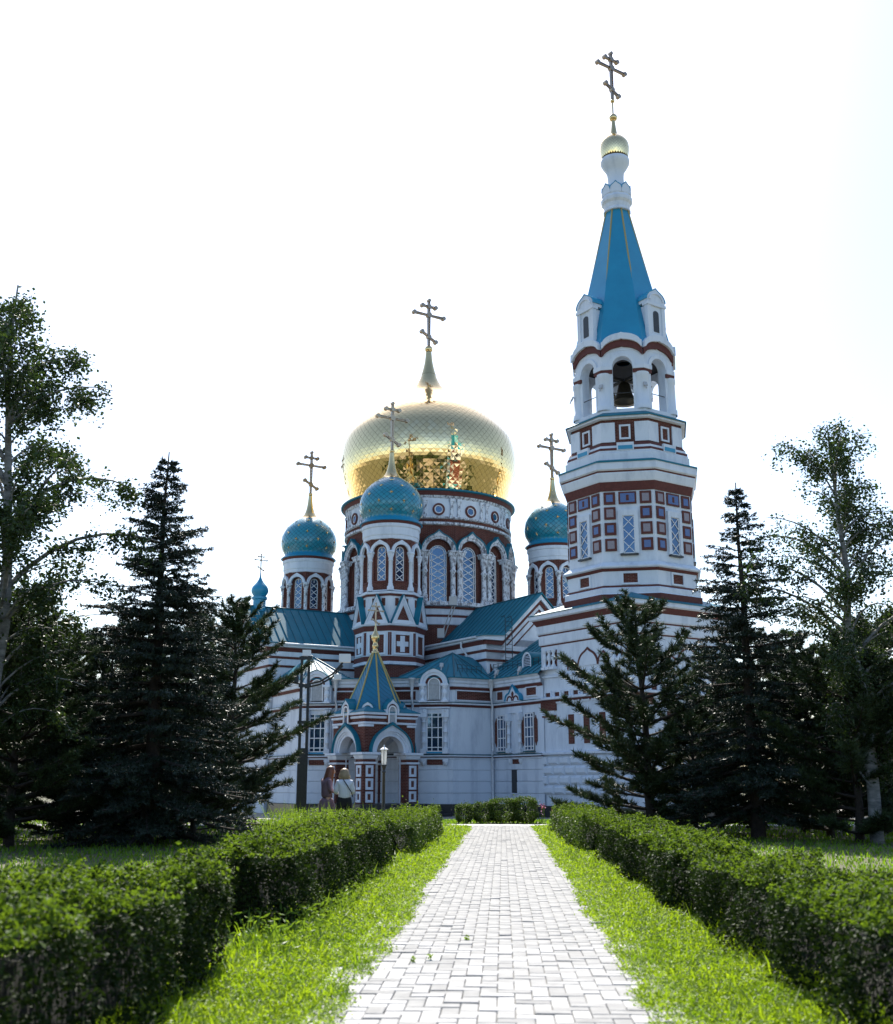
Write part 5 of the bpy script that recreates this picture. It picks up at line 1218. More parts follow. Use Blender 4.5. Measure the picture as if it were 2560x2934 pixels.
# herringbone path
PW = 1.05; Y0p, Y1p = 3.2, 34.6; pdir = Vector((0.05, 1.0)).normalized(); pang = -math.atan(0.05)
path = MB().poly([(PXC(Y0p) - PW, Y0p, -0.004), (PXC(Y0p) + PW, Y0p, -0.004), (PXC(Y1p) + PW, Y1p, -0.004), (PXC(Y1p) - PW, Y1p, -0.004)]).build('path', MG['sand']); path['kind'] = 'structure'
cell = 0.105
def paver_v(w, l, z=0.012):
    a, b_ = w / 2, l / 2; e = 0.004
    return [(-a, -b_, -.02), (a, -b_, -.02), (a, b_, -.02), (-a, b_, -.02), (-a, -b_, z - e), (a, -b_, z - e), (a, b_, z - e), (-a, b_, z - e), (-a + e, -b_ + e, z), (a - e, -b_ + e, z), (a - e, b_ - e, z), (-a + e, b_ - e, z)]
pv_f = [(0, 1, 5, 4), (1, 2, 6, 5), (2, 3, 7, 6), (3, 0, 4, 7), (4, 5, 9, 8), (5, 6, 10, 9), (6, 7, 11, 10), (7, 4, 8, 11), (8, 9, 10, 11)]
PM = mesh_of(MB().add(paver_v(2 * cell - .005, cell - .005), pv_f), 'paver', MG['paver']); PMV = mesh_of(MB().add(paver_v(cell - .005, 2 * cell - .005), pv_f), 'paver', MG['paver'])
ncx, ncy = 20, int((Y1p - Y0p) / cell); pl_ = []
for y in range(ncy):
    for x in range(-1, ncx):
        r_ = (x - y) % 4
        if r_ == 0 and x >= 0 and x + 1 < ncx: pl_.append((x + 1.0, y + .5, 'H'))
        elif r_ == 0 and x == ncx - 1: pl_.append((x + .5, y + .5, 'S'))
        elif r_ == 0 and x == -1: pl_.append((.5, y + .5, 'S'))
        elif r_ == 2 and x >= 0 and y > 0: pl_.append((x + .5, y + .0, 'V'))
cnt = 0; restv = []; restf = []
ca_, sa_ = math.cos(pang), math.sin(pang)
for (cx, cy, k) in pl_:
    u = (cx - ncx / 2) * cell; yy = Y0p + cy * cell; X_ = PXC(yy) + u; dz = random.gauss(0, .0022); tx, ty = random.gauss(0, .006), random.gauss(0, .006)
    if yy > 6.05 and cnt < 300 and k != 'S':
        put(PM if k == 'H' else PMV, 'paver', (X_, yy, dz), path, (tx, ty, pang + random.gauss(0, .006))); cnt += 1
    else:
        w, l = (2 * cell, cell) if k == 'H' else ((cell, 2 * cell) if k == 'V' else (cell, cell)); o = len(restv); ra = random.gauss(0, .006); c_, s_ = math.cos(pang + ra), math.sin(pang + ra)
        for (px_, py_, pz) in paver_v(w - .005, l - .005): restv.append((X_ + px_ * c_ - py_ * s_, yy + px_ * s_ + py_ * c_, pz + dz + px_ * ty + py_ * tx))
        restf += [tuple(i + o for i in f) for f in pv_f]
npmesh('paver_field', restv, restf, MG['paver'], path, loc=(PXC(19), 19, 0), kind='stuff', k=4)
KM = mesh_of(MB().add([(-.04, -.49, -.1), (.04, -.49, -.1), (.04, .49, -.1), (-.04, .49, -.1), (-.04, -.49, .03), (.04, -.49, .03), (.04, .49, .03), (-.04, .49, .03), (-.03, -.48, .04), (.03, -.48, .04), (.03, .48, .04), (-.03, .48, .04)], pv_f), 'kerb_stone', MG['kerb'])
for i in range(int(Y1p - Y0p)):
    for s_ in (-1, 1):
        yy = Y0p + i + .5; put(KM, 'kerb_stone', (PXC(yy) + s_ * (PW + .05), yy, random.gauss(-.035, .006)), path, (0, 0, pang + random.gauss(0, .008)))

# ------------------------------------------------------------------ greenery helpers
LM = {}
LM['verge'] = leafmat('verge_grass', (0.085, 0.175, 0.012), (0.24, 0.36, 0.026), trans=0.58, scale=3.2, tc=(1.5, 1.35, 0.5))
LM['lawn'] = leafmat('lawn_grass', (0.09, 0.19, 0.018), (0.17, 0.30, 0.03), trans=0.5, scale=1.0, tc=(1.4, 1.3, 0.5))
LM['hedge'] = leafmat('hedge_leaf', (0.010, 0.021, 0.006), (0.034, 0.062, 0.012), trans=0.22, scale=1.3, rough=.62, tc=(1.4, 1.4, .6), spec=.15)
LM['hedge_top_lit'] = leafmat('sunlit_hedge_leaf', (0.055, 0.105, 0.014), (0.125, 0.20, 0.03), trans=0.45, scale=1.6, rough=.6, tc=(1.5, 1.4, .5), spec=.15)  # lighter leaf for hedge tops: sunlight put into the colour
LM['bush'] = leafmat('bush_leaf', (0.03, 0.06, 0.014), (0.10, 0.16, 0.03), trans=0.35, scale=2.0, rough=.5, tc=(1.4, 1.4, .6), spec=.3)
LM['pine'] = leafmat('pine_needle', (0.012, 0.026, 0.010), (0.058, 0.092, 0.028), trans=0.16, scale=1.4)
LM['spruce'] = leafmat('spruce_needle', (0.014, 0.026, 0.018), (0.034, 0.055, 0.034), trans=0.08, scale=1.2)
LM['birch'] = leafmat('birch_leaf', (0.020, 0.040, 0.012), (0.055, 0.090, 0.024), trans=0.30, scale=1.0, tc=(1.3, 1.3, .7))
LM['weed'] = leafmat('weed_leaf', (0.09, 0.17, 0.02), (0.18, 0.28, 0.05), trans=0.5, scale=2.0, tc=(1.4, 1.3, .5))
LM['bark'] = simple('dark_bark', (0.030, 0.023, 0.018), (0.060, 0.045, 0.034), rough=.95, scale=8, bump=.6, bscale=30)
LM['birchbark'] = simple('birch_bark', (0.10, 0.095, 0.09), (0.30, 0.29, 0.27), rough=.85, stretch=(3, 3, 9))
LM['core_stem'] = simple('core_and_stem', (0.009, 0.009, 0.005), rough=.95)  # worn by the light-blocking hedge cores and the bush stems
def unit(n):
    v = RNG.normal(size=(n, 3)); return v / np.linalg.norm(v, axis=1, keepdims=True)
def tri_needles(P_, D, L, w, spread):                        # one thin triangle per needle
    n = len(P_); d = D + spread * unit(n); d /= np.linalg.norm(d, axis=1, keepdims=True); s_ = np.cross(d, unit(n)); s_ /= np.linalg.norm(s_, axis=1, keepdims=True) + 1e-9
    L = (L * RNG.uniform(.7, 1.25, n))[:, None]
    V = np.stack([P_ - s_ * w / 2, P_ + s_ * w / 2, P_ + d * L], 1).reshape(-1, 3); return V
def leaves(P_, size, up=0.3, asp=0.55, fold=True):            # pointed leaf: two triangles folded on the midrib
    n = len(P_); d = unit(n); d[:, 2] *= .6; d /= np.linalg.norm(d, axis=1, keepdims=True); nm = unit(n); nm[:, 2] += up * 3
    s_ = np.cross(d, nm); s_ /= np.linalg.norm(s_, axis=1, keepdims=True) + 1e-9; nn = np.cross(s_, d)
    sz = (size * RNG.uniform(.6, 1.35, n))[:, None]; a = P_ - d * sz / 2; b_ = P_ + d * sz / 2; m_ = P_ - d * sz * .06; f_ = nn * sz * .12
    return np.stack([a, m_ + s_ * sz * asp / 2 + f_, b_, a, b_, m_ - s_ * sz * asp / 2 + f_], 1).reshape(-1, 3)
def tri_obj(name, V, mat, parent=None, loc=(0, 0, 0), kind=None):
    V = np.asarray(V).reshape(-1, 3); return npmesh(name, V, np.arange(len(V), dtype=np.int32), mat, parent, loc, kind)
def vnoise(x, y, seed=0):                                    # cheap smooth noise
    return (np.sin(x * 1.7 + seed) * np.cos(y * 2.3 + seed * 1.3) + .6 * np.sin(x * 4.1 + y * 3.3 + seed * 2.1) + .4 * np.sin(x * 9.3 - y * 7.7 + seed)) / 2.0

# verges: short leafy grass on both sides of the path, creeping over its edge
def blades(X_, Y_, h, w, lean=.5):
    n = len(X_); base = np.stack([X_, Y_, np.array([gz(y) for y in Y_]) - .01], 1); a = RNG.uniform(0, 2 * np.pi, n); ln = lean * RNG.uniform(.2, 1, n)
    d = np.stack([np.cos(a) * ln, np.sin(a) * ln, np.ones(n)], 1); d /= np.linalg.norm(d, axis=1, keepdims=True)
    b_ = a + np.pi / 2 + RNG.normal(0, .5, n); s_ = np.stack([np.cos(b_), np.sin(b_), np.zeros(n)], 1) * (w / 2 if np.isscalar(w) else (w / 2)[:, None])
    h = h * RNG.uniform(.5, 1.3, n); mid = base + d * (h * .55)[:, None]; tip = base + d * h[:, None] + np.stack([np.cos(a) * ln * h * .5, np.sin(a) * ln * h * .5, -h * .08], 1)
    V1 = np.stack([base - s_, base + s_, mid + s_ * .8, base - s_, mid + s_ * .8, mid - s_ * .8, mid - s_ * .8, mid + s_ * .8, tip], 1).reshape(-1, 3)
    return V1
def sample_y(n, y0, y1):                                     # denser near the camera
    u = RNG.uniform(0, 1, n); return y0 * (y1 / y0) ** u
VV = []; LV = []
for s_, n in ((-1, 62000), (1, 62000)):
    yy = sample_y(n, 3.6, 34.3); o = RNG.uniform(0, 1, n)
    edge = 0.93 + .07 * vnoise(yy * 1.1, yy * .4 + s_ * 3, 1.0 + s_) - np.where(yy < 13, .05, 0.0); out_ = np.where(yy > 18, 1.85, 2.1)
    off = edge + (out_ - edge) * o ** 1.15
    X_ = PXC(yy) + s_ * off
    hh = (.035 + .05 * o + .02 * vnoise(X_ * 2, yy * 2, 4)).clip(.02) * RNG.uniform(.6, 1.4, n) * np.where(RNG.uniform(0, 1, n) < .05, 2.0, 1)
    VV.append(blades(X_, yy, hh, np.clip(.0035 + .0011 * yy * .6, .004, .02) * 1.5, .7))
    m_ = 38000; yl = sample_y(m_, 3.6, 34.3); ol = RNG.uniform(0, 1, m_); el = 0.91 + .08 * vnoise(yl * 1.1, yl * .4 + s_ * 3, 1.0 + s_) + .03 * RNG.normal(0, 1, m_) - np.where(yl < 13, .05, 0.0)
    offl = el + (1.75 - el) * ol ** 1.2; Xl = PXC(yl) + s_ * offl; zl = RNG.uniform(.01, .055, m_) * (.6 + ol)
    LV.append(leaves(np.stack([Xl, yl, zl], 1), .016 + .0011 * yl, up=.5, asp=.6))
vg = tri_obj('verge_grass', np.concatenate(VV + LV), LM['verge'], loc=(PXC(18), 18, 0), kind='stuff'); tag(vg, 'bright green weedy grass along both edges of the paved path', 'grass')
# lawns behind the hedges and in front of the cathedral
LA = []
n = 60000; yy = sample_y(n, 6, 46); xx = np.where(RNG.uniform(0, 1, n) < .5, -1, 1) * (2.5 + RNG.uniform(0, 1, n) ** 1.4 * (2 + yy * .42)) + PXC(yy)
LA.append(blades(xx, yy, .10, .004 + .0012 * yy, .7))
n = 9000; yy = RNG.uniform(36.3, 46, n); xx = RNG.uniform(-6, 12, n); LA.append(blades(xx, yy, .10, .045, .6))
lw = tri_obj('lawn_grass', np.concatenate(LA), LM['lawn'], loc=(0, 25, 0), kind='stuff'); tag(lw, 'sunlit lawn grass beyond the hedges under the trees', 'grass')

# hedges
def hedge(label, inner, outer, y0, y1, h, n, size, seed, cat='hedge', mat='hedge', wild=0.05, group='clipped hedges beside the path', round_=.10):
    yc = (y0 + y1) / 2; xa, xb = sorted((inner, outer)); loc = (PXC(yc) + (xa + xb) / 2, yc, 0)
    t = thing('hedge', label, cat, loc, group)
    m_ = int(n); a = RNG.uniform(xa, xb, m_); y = RNG.uniform(y0, y1, m_); z = RNG.uniform(.04, h, m_)
    f_ = RNG.uniform(0, 1, m_); L, Wd = y1 - y0, xb - xa
    ar = np.array([h * L, h * L, Wd * L * 1.2, h * Wd * 2.2, h * Wd * 2.2]); c_ = np.cumsum(ar / ar.sum()); k = np.searchsorted(c_, f_); dpt = np.abs(RNG.normal(0, .075, m_))
    a = np.where(k == 0, xa + dpt, np.where(k == 1, xb - dpt, a)); z = np.where(k == 2, h - dpt, z); y = np.where(k == 3, y0 + dpt, np.where(k == 4, y1 - dpt, y))
    bump = .17 * vnoise(y * 1.1 + seed, z * 1.6 + a * 2, seed) + .08 * vnoise(y * 4.3, z * 5 + seed, seed + 2) - .14 * np.abs(np.sin(y * 2.4 + seed)) ** 6
    cx = (xa + xb) / 2; a = a + np.sign(a - cx) * bump * np.where(k < 2, 1, .3) - np.sign(a - cx) * round_ * np.clip((z / h - .75) * 4, 0, 1) ** 2 * .8
    z = np.where(z > h * .75, z + .11 * vnoise(y * 1.6, a * 2.2 + seed, seed + 5) + .05 * vnoise(y * 6, a * 7 + seed, seed + 1) - .10 * np.abs(np.sin(y * 2.4 + seed)) ** 6 + RNG.exponential(wild * .25, m_) * (RNG.uniform(0, 1, m_) < .12) * 1.6, z)
    P_ = np.stack([PXC(y) + a, y, np.clip(z, .02, None)], 1)
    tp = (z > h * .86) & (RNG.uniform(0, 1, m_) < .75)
    tri_obj('foliage', leaves(P_[~tp], size, up=.15, asp=.6), LM[mat], t, loc); tri_obj('sunlit_top_foliage', leaves(P_[tp], size * 1.05, up=.3, asp=.6), LM['hedge_top_lit'], t, loc)  # top leaves get the lighter colour that imitates sun on them
    core = MB(); e = .29; yy_ = np.linspace(y0 + e, y1 - e, 7)  # solid dark core, added inside the leaves to block light
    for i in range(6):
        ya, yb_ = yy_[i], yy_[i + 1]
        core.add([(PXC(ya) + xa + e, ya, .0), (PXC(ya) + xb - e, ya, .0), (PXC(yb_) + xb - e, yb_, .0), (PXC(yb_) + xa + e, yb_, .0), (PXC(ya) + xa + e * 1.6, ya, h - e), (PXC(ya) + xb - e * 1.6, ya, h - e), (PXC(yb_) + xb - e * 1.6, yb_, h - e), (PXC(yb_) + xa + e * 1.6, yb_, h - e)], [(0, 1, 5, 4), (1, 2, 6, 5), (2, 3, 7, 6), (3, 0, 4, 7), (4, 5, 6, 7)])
    core.build('dark_core', LM['core_stem'], t)
    return t
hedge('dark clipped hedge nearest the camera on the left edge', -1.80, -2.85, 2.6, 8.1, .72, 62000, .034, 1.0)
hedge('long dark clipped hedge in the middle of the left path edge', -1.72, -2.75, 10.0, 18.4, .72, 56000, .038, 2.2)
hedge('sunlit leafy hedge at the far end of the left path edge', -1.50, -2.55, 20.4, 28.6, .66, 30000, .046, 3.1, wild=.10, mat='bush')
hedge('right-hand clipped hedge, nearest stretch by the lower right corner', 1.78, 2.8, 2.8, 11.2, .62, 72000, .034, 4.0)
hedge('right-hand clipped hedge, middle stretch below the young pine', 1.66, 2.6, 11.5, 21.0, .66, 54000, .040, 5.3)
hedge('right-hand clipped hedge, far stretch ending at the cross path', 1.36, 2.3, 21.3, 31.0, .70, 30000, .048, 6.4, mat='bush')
def bush(label, x0, x1, y0, y1, h, n, size, seed, group='trimmed bushes at the end of the path'):
    loc = ((x0 + x1) / 2, (y0 + y1) / 2, gz((y0 + y1) / 2)); t = thing('bush', label, 'bush', loc, group)
    d = unit(n); r_ = RNG.uniform(.55, 1.0, n) ** .5; q = np.sign(d) * np.abs(d) ** .62
    P_ = np.stack([loc[0] + q[:, 0] * r_ * (x1 - x0) / 2, loc[1] + q[:, 1] * r_ * (y1 - y0) / 2, loc[2] + h * .52 + q[:, 2] * r_ * h * .48], 1)
    P_ += .05 * unit(n) * RNG.exponential(1, n)[:, None] * .6
    tri_obj('foliage', leaves(P_, size, up=.25, asp=.6), LM['bush'], t, loc)
    st = MB()
    for i in range(7):
        a = RNG.uniform(0, 6.28); st.tube([(loc[0] + .08 * math.cos(a), loc[1] + .08 * math.sin(a), loc[2] - .02), (loc[0] + .3 * (x1 - x0) * math.cos(a), loc[1] + .3 * (y1 - y0) * math.sin(a), loc[2] + h * .6)], [.02, .008], 5)
    st.build('stem', LM['core_stem'], t)
bush('small round bush left of the path end before the cathedral wall', .28, .86, 36.9, 37.6, .62, 2600, .055, 1)
bush('trimmed bush beside the small round one at the path end', .85, 1.55, 36.8, 37.7, .68, 3800, .055, 2)
bush('broad trimmed bush below the drainpipe at the path end', 1.35, 2.35, 36.7, 37.8, .80, 6000, .055, 3)
bush('trimmed bush beside the pink flowers at the path end', 2.15, 2.98, 36.6, 37.7, .84, 5200, .055, 4)

# ------------------------------------------------------------------ trees
def bez(p0, p1, p2, k): return [p0.lerp(p1, i / k).lerp(p1.lerp(p2, i / k), i / k) for i in range(k + 1)]
def conifer(name, label, pos, h, r, zb, kind, seed, group, lean=(0, 0), dens=1.0, gap=0.0):
    rnd = random.Random(seed); base = Vector((pos[0], pos[1], gz(pos[1]))); t = thing(name, label, 'tree', base, group)
    top = base + Vector((lean[0], lean[1], h)); wood = MB(); tp = [base - Vector((0, 0, .1))] + [base.lerp(top, i / 6) + Vector((rnd.gauss(0, .03), rnd.gauss(0, .03), 0)) for i in range(1, 6)] + [top]
    tr = .018 * h + .03; wood.tube(tp, [tr * (1 - .93 * i / 6) for i in range(7)], 8)
    Pn = []; Dn = []; z = zb; dark_core = MB()
    while z < h - .12:
        f_ = (z - zb) / (h - zb)
        if kind == 'pine': rad = r * (max(.0, 1 - f_) ** .60) * min(1.0, .8 + .6 * f_); nb = 6; up = .20 + .55 * f_; step = .33 * (1 - .3 * f_)
        else: rad = r * (1 - f_) ** .82; nb = 9; up = -.25 + .55 * f_; step = .23 * (1 - .2 * f_)
        rad = max(rad, .12); c0 = base.lerp(top, z / h)
        for b_ in range(nb):
            if rnd.random() < gap: continue
            a = rnd.uniform(0, 6.283); L = rad * (rnd.uniform(.50, 1.25) if kind == 'pine' else rnd.uniform(.6, 1.15)); d = Vector((math.cos(a), math.sin(a), 0))
            e = c0 + d * L + Vector((0, 0, L * up + rnd.gauss(0, .06))); m_ = c0 + d * L * .55 + Vector((0, 0, L * (up * .2 if kind == 'pine' else up * .9)))
            br = bez(c0, m_, e, 6); wood.tube(br, [max(.006, .022 * L * (1 - .8 * i / 6)) for i in range(7)], 4)
            side = Vector((-d.y, d.x, 0)); ns = max(4, int(L * (15 if kind == 'pine' else 11) * dens))
            for i in range(ns):
                t0 = (.34 if kind == 'pine' else .10) + (.66 if kind == 'pine' else .90) * (i + rnd.random()) / ns; q = t0 * 6; k0 = min(int(q), 5); p = br[k0].lerp(br[k0 + 1], q - k0)
                sl = (.36 if kind == 'pine' else .42) * L ** .5 * (1.15 - t0 * .75) * rnd.uniform(.5, 1.1); sg = rnd.choice((-1, 1))
                tdir = (d * rnd.uniform(.4, .9) + side * sg * rnd.uniform(.3, 1.0) + Vector((0, 0, rnd.uniform(.0, .7) if kind == 'pine' else rnd.uniform(-.35, .1)))).normalized(); tip = p + tdir * sl
                if kind == 'pine':
                    for s__ in (.45, .75, 1.0):
                        Pn.append(p.lerp(tip, s__)); Dn.append((tdir + Vector((0, 0, .35))).normalized())
                else:
                    k_ = max(3, int(sl / .045))
                    for s__ in range(k_): Pn.append(p.lerp(tip, (s__ + .5) / k_)); Dn.append(tdir)
        z += step * rnd.uniform(.8, 1.2)
    Pn = np.array([tuple(p) for p in Pn]); Dn = np.array([tuple(p) for p in Dn])
    if kind == 'pine': nn, L, w, sp = 12, .15, .021, .9
    else: nn, L, w, sp = 5, .085, .030, 1.1
    Pr = np.repeat(Pn, nn, 0); Dr = np.repeat(Dn, nn, 0)
    if kind == 'pine': Pr = Pr - Dr * RNG.uniform(0, .12, len(Pr))[:, None]
    else: Pr = Pr + RNG.normal(0, .012, Pr.shape)
    V = tri_needles(Pr, Dr, L, w, sp)
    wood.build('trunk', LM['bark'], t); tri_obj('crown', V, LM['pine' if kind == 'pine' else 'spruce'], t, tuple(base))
    return t
def broadleaf(name, label, pos, h, r, zb, seed, n_leaf, size, group, droop=.5):
    rnd = random.Random(seed); base = Vector((pos[0], pos[1], gz(pos[1]))); t = thing(name, label, 'tree', base, group); wood = MB()
    top = base + Vector((rnd.gauss(0, .3), rnd.gauss(0, .3), h)); tp = [base - Vector((0, 0, .1))] + [base.lerp(top, i / 8) + Vector((rnd.gauss(0, .08), rnd.gauss(0, .08), 0)) for i in range(1, 8)] + [top]
    wood.tube(tp, [(.016 * h) * (1 - .95 * i / 8) + .008 for i in range(9)], 8); cl = []
    z = zb
    while z < h * .97:
        f_ = (z - zb) / (h - zb); prof_ = (math.sin(math.pi * min(1, f_ * .78 + .20)) ** .7)
        for b_ in range(3):
            a = rnd.uniform(0, 6.283); L = r * prof_ * rnd.uniform(.45, 1.1); d = Vector((math.cos(a), math.sin(a), 0)); c0 = base.lerp(top, z / h)
            e = c0 + d * L + Vector((0, 0, L * rnd.uniform(.2, .7))); br = bez(c0, c0 + d * L * .4 + Vector((0, 0, L * .6)), e, 6); wood.tube(br, [max(.006, .020 * L * (1 - .8 * i / 6)) for i in range(7)], 4)
            for i in range(max(3, int(L * 5))):
                q = (.3 + .7 * rnd.random()) * 6; k0 = min(int(q), 5); p = br[k0].lerp(br[k0 + 1], q - k0)
                hang = rnd.uniform(.25, 1.0) * droop * 1.6; e2 = p + Vector((rnd.gauss(0, .22), rnd.gauss(0, .22), -hang + .15)); wood.tube([p, p.lerp(e2, .5) + Vector((rnd.gauss(0, .08), rnd.gauss(0, .08), .1)), e2], [.007, .005, .003], 3); cl.append((p, e2))
        z += h * .035 * rnd.uniform(.8, 1.2)
    per = max(4, n_leaf // len(cl)); Pn = []
    for p, e2 in cl:
        for i in range(per): s__ = rnd.random(); q = p.lerp(e2, s__); Pn.append((q.x + rnd.gauss(0, .11), q.y + rnd.gauss(0, .11), q.z + rnd.gauss(0, .11)))
    wood.build('trunk', LM['birchbark'], t); tri_obj('crown', leaves(np.array(Pn), size, up=.1, asp=.7), LM['birch'], t, tuple(base)); return t
gl, gr_ = 'trees left of the path', 'trees right of the path'
def at(u, Y): return ((u - 1280) / 3245.0 * Y, Y)
def copy_tree(src, label, pos, rotz, s, group, sz=None):      # a copy of a tree with copies of its parts
    c_ = src.copy(); COL.objects.link(c_); c_.location = (pos[0], pos[1], gz(pos[1])); c_.rotation_euler = (0, 0, rotz); c_.scale = (s, s, sz or s); c_['label'] = label; c_['group'] = group
    for ch in list(src.children):
        d = ch.copy(); COL.objects.link(d); d.parent = c_
    return c_
birch_l = broadleaf('birch_tree', 'tall loose-crowned birch at the left edge of the photo', at(-20, 22.0), 11.6, 2.9, 2.2, 5, 42000, .085, gl)
spruce_l = conifer('spruce_tree', 'pointed spruce standing above the dark pines on the left', at(425, 24.5), 8.75, 2.75, .5, 'spruce', 2, gl, gap=.06)
pine_a = conifer('pine_tree', 'bushy dark pine beside the floodlight mast', at(655, 31.0), 6.3, 2.75, .25, 'pine', 3, gl)
pine_b = conifer('pine_tree', 'young pine with upturned branches before the bell tower', at(1868, 29.0), 6.05, 2.75, .30, 'pine', 12, gr_, lean=(-.25, 0))
pine_c = conifer('pine_tree', 'dark pine in front of the pointed spruce trunk', at(300, 27.0), 4.9, 2.6, .2, 'pine', 8, gl)
spruce_r = conifer('spruce_tree', 'thin pointed spruce right of the bell tower', at(2165, 27.0), 8.7, 2.45, .8, 'spruce', 14, gr_, gap=.30)
birch_r = broadleaf('birch_tree', 'feathery birch at the right edge of the photo', at(2500, 25.0), 9.6, 2.3, 1.2, 9, 34000, .075, gr_)
copy_tree(pine_a, 'low dark pine under the birch at the left edge', at(40, 23.5), 1.3, .80, gl)
copy_tree(pine_b, 'pine half hidden between spruce and floodlight mast', at(520, 36.0), 2.2, 1.12, gl)
copy_tree(pine_c, 'dark pine behind the low one at the far left', at(170, 33.0), 4.0, 1.15, gl)
copy_tree(pine_a, 'dark low pine below the thin spruce on the right', at(2060, 33.0), 3.3, .82, gr_)
copy_tree(pine_c, 'dark low pine under the birch at the right edge', at(2450, 25.5), 5.1, .90, gr_)
copy_tree(pine_a, 'dark pine between the thin spruce and the right birch', at(2300, 31.0), 2.0, .86, gr_)
copy_tree(pine_c, 'pine at the very right edge behind the birch', at(2600, 32.0), 1.0, 1.2, gr_)
copy_tree(pine_c, 'low pine filling the gap left of the pointed spruce', at(215, 25.5), 2.4, .78, gl)
copy_tree(pine_b, 'pine in the dark clump behind the pointed spruce', at(420, 34.0), .6, 1.0, gl)
copy_tree(pine_a, 'small pine in front of the clump at the left edge', at(-60, 27.0), 5.2, .95, gl)
copy_tree(pine_c, 'pine low between mast pine and pointed spruce', at(560, 28.0), 3.6, .72, gl)
copy_tree(pine_c, 'low pine at the foot of the young pine, right side', at(1990, 29.5), .9, .70, gr_)
copy_tree(pine_b, 'pine in the dark clump behind the thin spruce', at(2180, 35.0), 4.4, 1.0, gr_)
copy_tree(pine_a, 'low pine in the clump before the right birch', at(2370, 27.5), .3, .72, gr_)
copy_tree(pine_b, 'pine behind the right birch trunk', at(2530, 30.0), 2.8, .95, gr_)
gf_ = 'distant trees beyond the cathedral grounds'
for src, u, Y_, s, r_, lb in ((birch_l, 60, 62, 1.0, 1, 'distant tree showing behind the birch at the left edge'), (birch_r, 330, 70, 1.05, 2, 'distant tree behind the spruce on the left'), (birch_l, 560, 80, .8, 3, 'distant tree just left of the cathedral walls'),
                              (birch_r, 2080, 74, .9, 4, 'distant tree just right of the bell tower foot'), (birch_l, 2290, 66, .85, 5, 'distant tree behind the thin spruce on the right'), (birch_r, 2520, 60, 1.05, 6, 'distant tree showing behind the birch at the right edge')):
    copy_tree(src, lb, at(u, Y_), r_, s, gf_)
# the park and square behind the viewpoint, seen only as the gilded dome mirrors them
sq_ = MB().add([(x, y, -.006) for y in (-90, -40, -8) for x in (-120, -40, 40, 120)], [(j * 4 + i, j * 4 + i + 1, (j + 1) * 4 + i + 1, (j + 1) * 4 + i) for j in range(2) for i in range(3)]).build('square', MG['court']); sq_['kind'] = 'structure'
Pb = []
for i in range(130):
    a = RNG.uniform(-75, 75); y = RNG.uniform(-75, 42)
    if abs(a) < 14 + max(0, y) * .62: y = RNG.uniform(-75, -22)
    h = RNG.uniform(7, 13); n_ = 500; d = unit(n_); rr_ = RNG.uniform(.5, 1, n_) ** .5
    Pb.append(np.stack([a + d[:, 0] * rr_ * h * .32, y + d[:, 1] * rr_ * h * .32, h * .55 + d[:, 2] * rr_ * h * .45], 1))
pk = tri_obj('park_trees', leaves(np.concatenate(Pb), .9, up=.2, asp=.8), LM['birch'], loc=(0, -50, 0), kind='stuff'); tag(pk, 'park trees mirrored small in the lower half of the golden dome', 'trees')

# tall weeds by the two people
def weeds(label, x0, x1, y0, y1, n, h, group):
    xx = RNG.uniform(x0, x1, n); yy = RNG.uniform(y0, y1, n); V = [blades(xx, yy, np.full(n, h) * RNG.uniform(.5, 1.2, n), .022, .35)]
    m_ = n * 3; k = RNG.integers(0, n, m_); P_ = np.stack([xx[k] + RNG.normal(0, .07, m_), yy[k] + RNG.normal(0, .07, m_), RNG.uniform(.05, h * 1.0, m_)], 1); V.append(leaves(P_, .06, up=.1, asp=.35))
    o = tri_obj('tall_weeds', np.concatenate(V), LM['weed'], loc=((x0 + x1) / 2, (y0 + y1) / 2, 0), kind='stuff'); return tag(o, label, 'weeds', group)
weeds('tall uncut grass and weeds in front of the two women', -3.7, -1.5, 21.5, 26.5, 1500, .72, None)
weeds('uncut weeds along the foot of the middle left hedge', -1.75, -.95, 8.7, 17.5, 700, .22, None)
def flower(label, x, y, col, n):
    m_ = simple('petal_' + col[0], col[1], rough=.6); t = thing('flower', label, 'flower', (x, y, gz(y))); st = MB(); pt = []
    for i in range(n):
        a, b_ = RNG.normal(0, .10, 2); h = RNG.uniform(.35, .6); st.tube([(x + a * .3, y + b_ * .3, gz(y) - .02), (x + a, y + b_, gz(y) + h)], .006, 4); pt += [(x + a + RNG.normal(0, .025), y + b_ + RNG.normal(0, .025), gz(y) + h + RNG.normal(0, .05)) for _ in range(10)]
    st.build('stem', LM['weed'], t); tri_obj('petals', leaves(np.array(pt), .045, up=.2, asp=.8), m_, t, (x, y, gz(y)))
flower('pink flowers between the end bush and the right hedge', 3.08, 37.0, ('pink', (.42, .12, .32)), 9)
flower('small red flowers at the foot of the right hedge end', 3.15, 35.9, ('red', (.50, .06, .03)), 2)
def sprig(label, u, v):
    Y_ = EYE / -tv(v); X_ = Xp(u, v, Y_); n = 26; P_ = np.stack([RNG.normal(X_, .009, n), RNG.normal(Y_, .009, n), RNG.uniform(.012, .05, n)], 1)
    tag(tri_obj('weed_sprig', leaves(P_, .022, up=.3), LM['verge'], loc=(X_, Y_, 0)), label, 'weed', 'weed sprigs between the pavers')
sprig('larger weed sprig growing between the pavers', 1233, 2757); sprig('smaller weed sprig growing between the pavers, left one', 1185, 2763); sprig('tiny far weed sprig between the pavers', 1338, 2698)

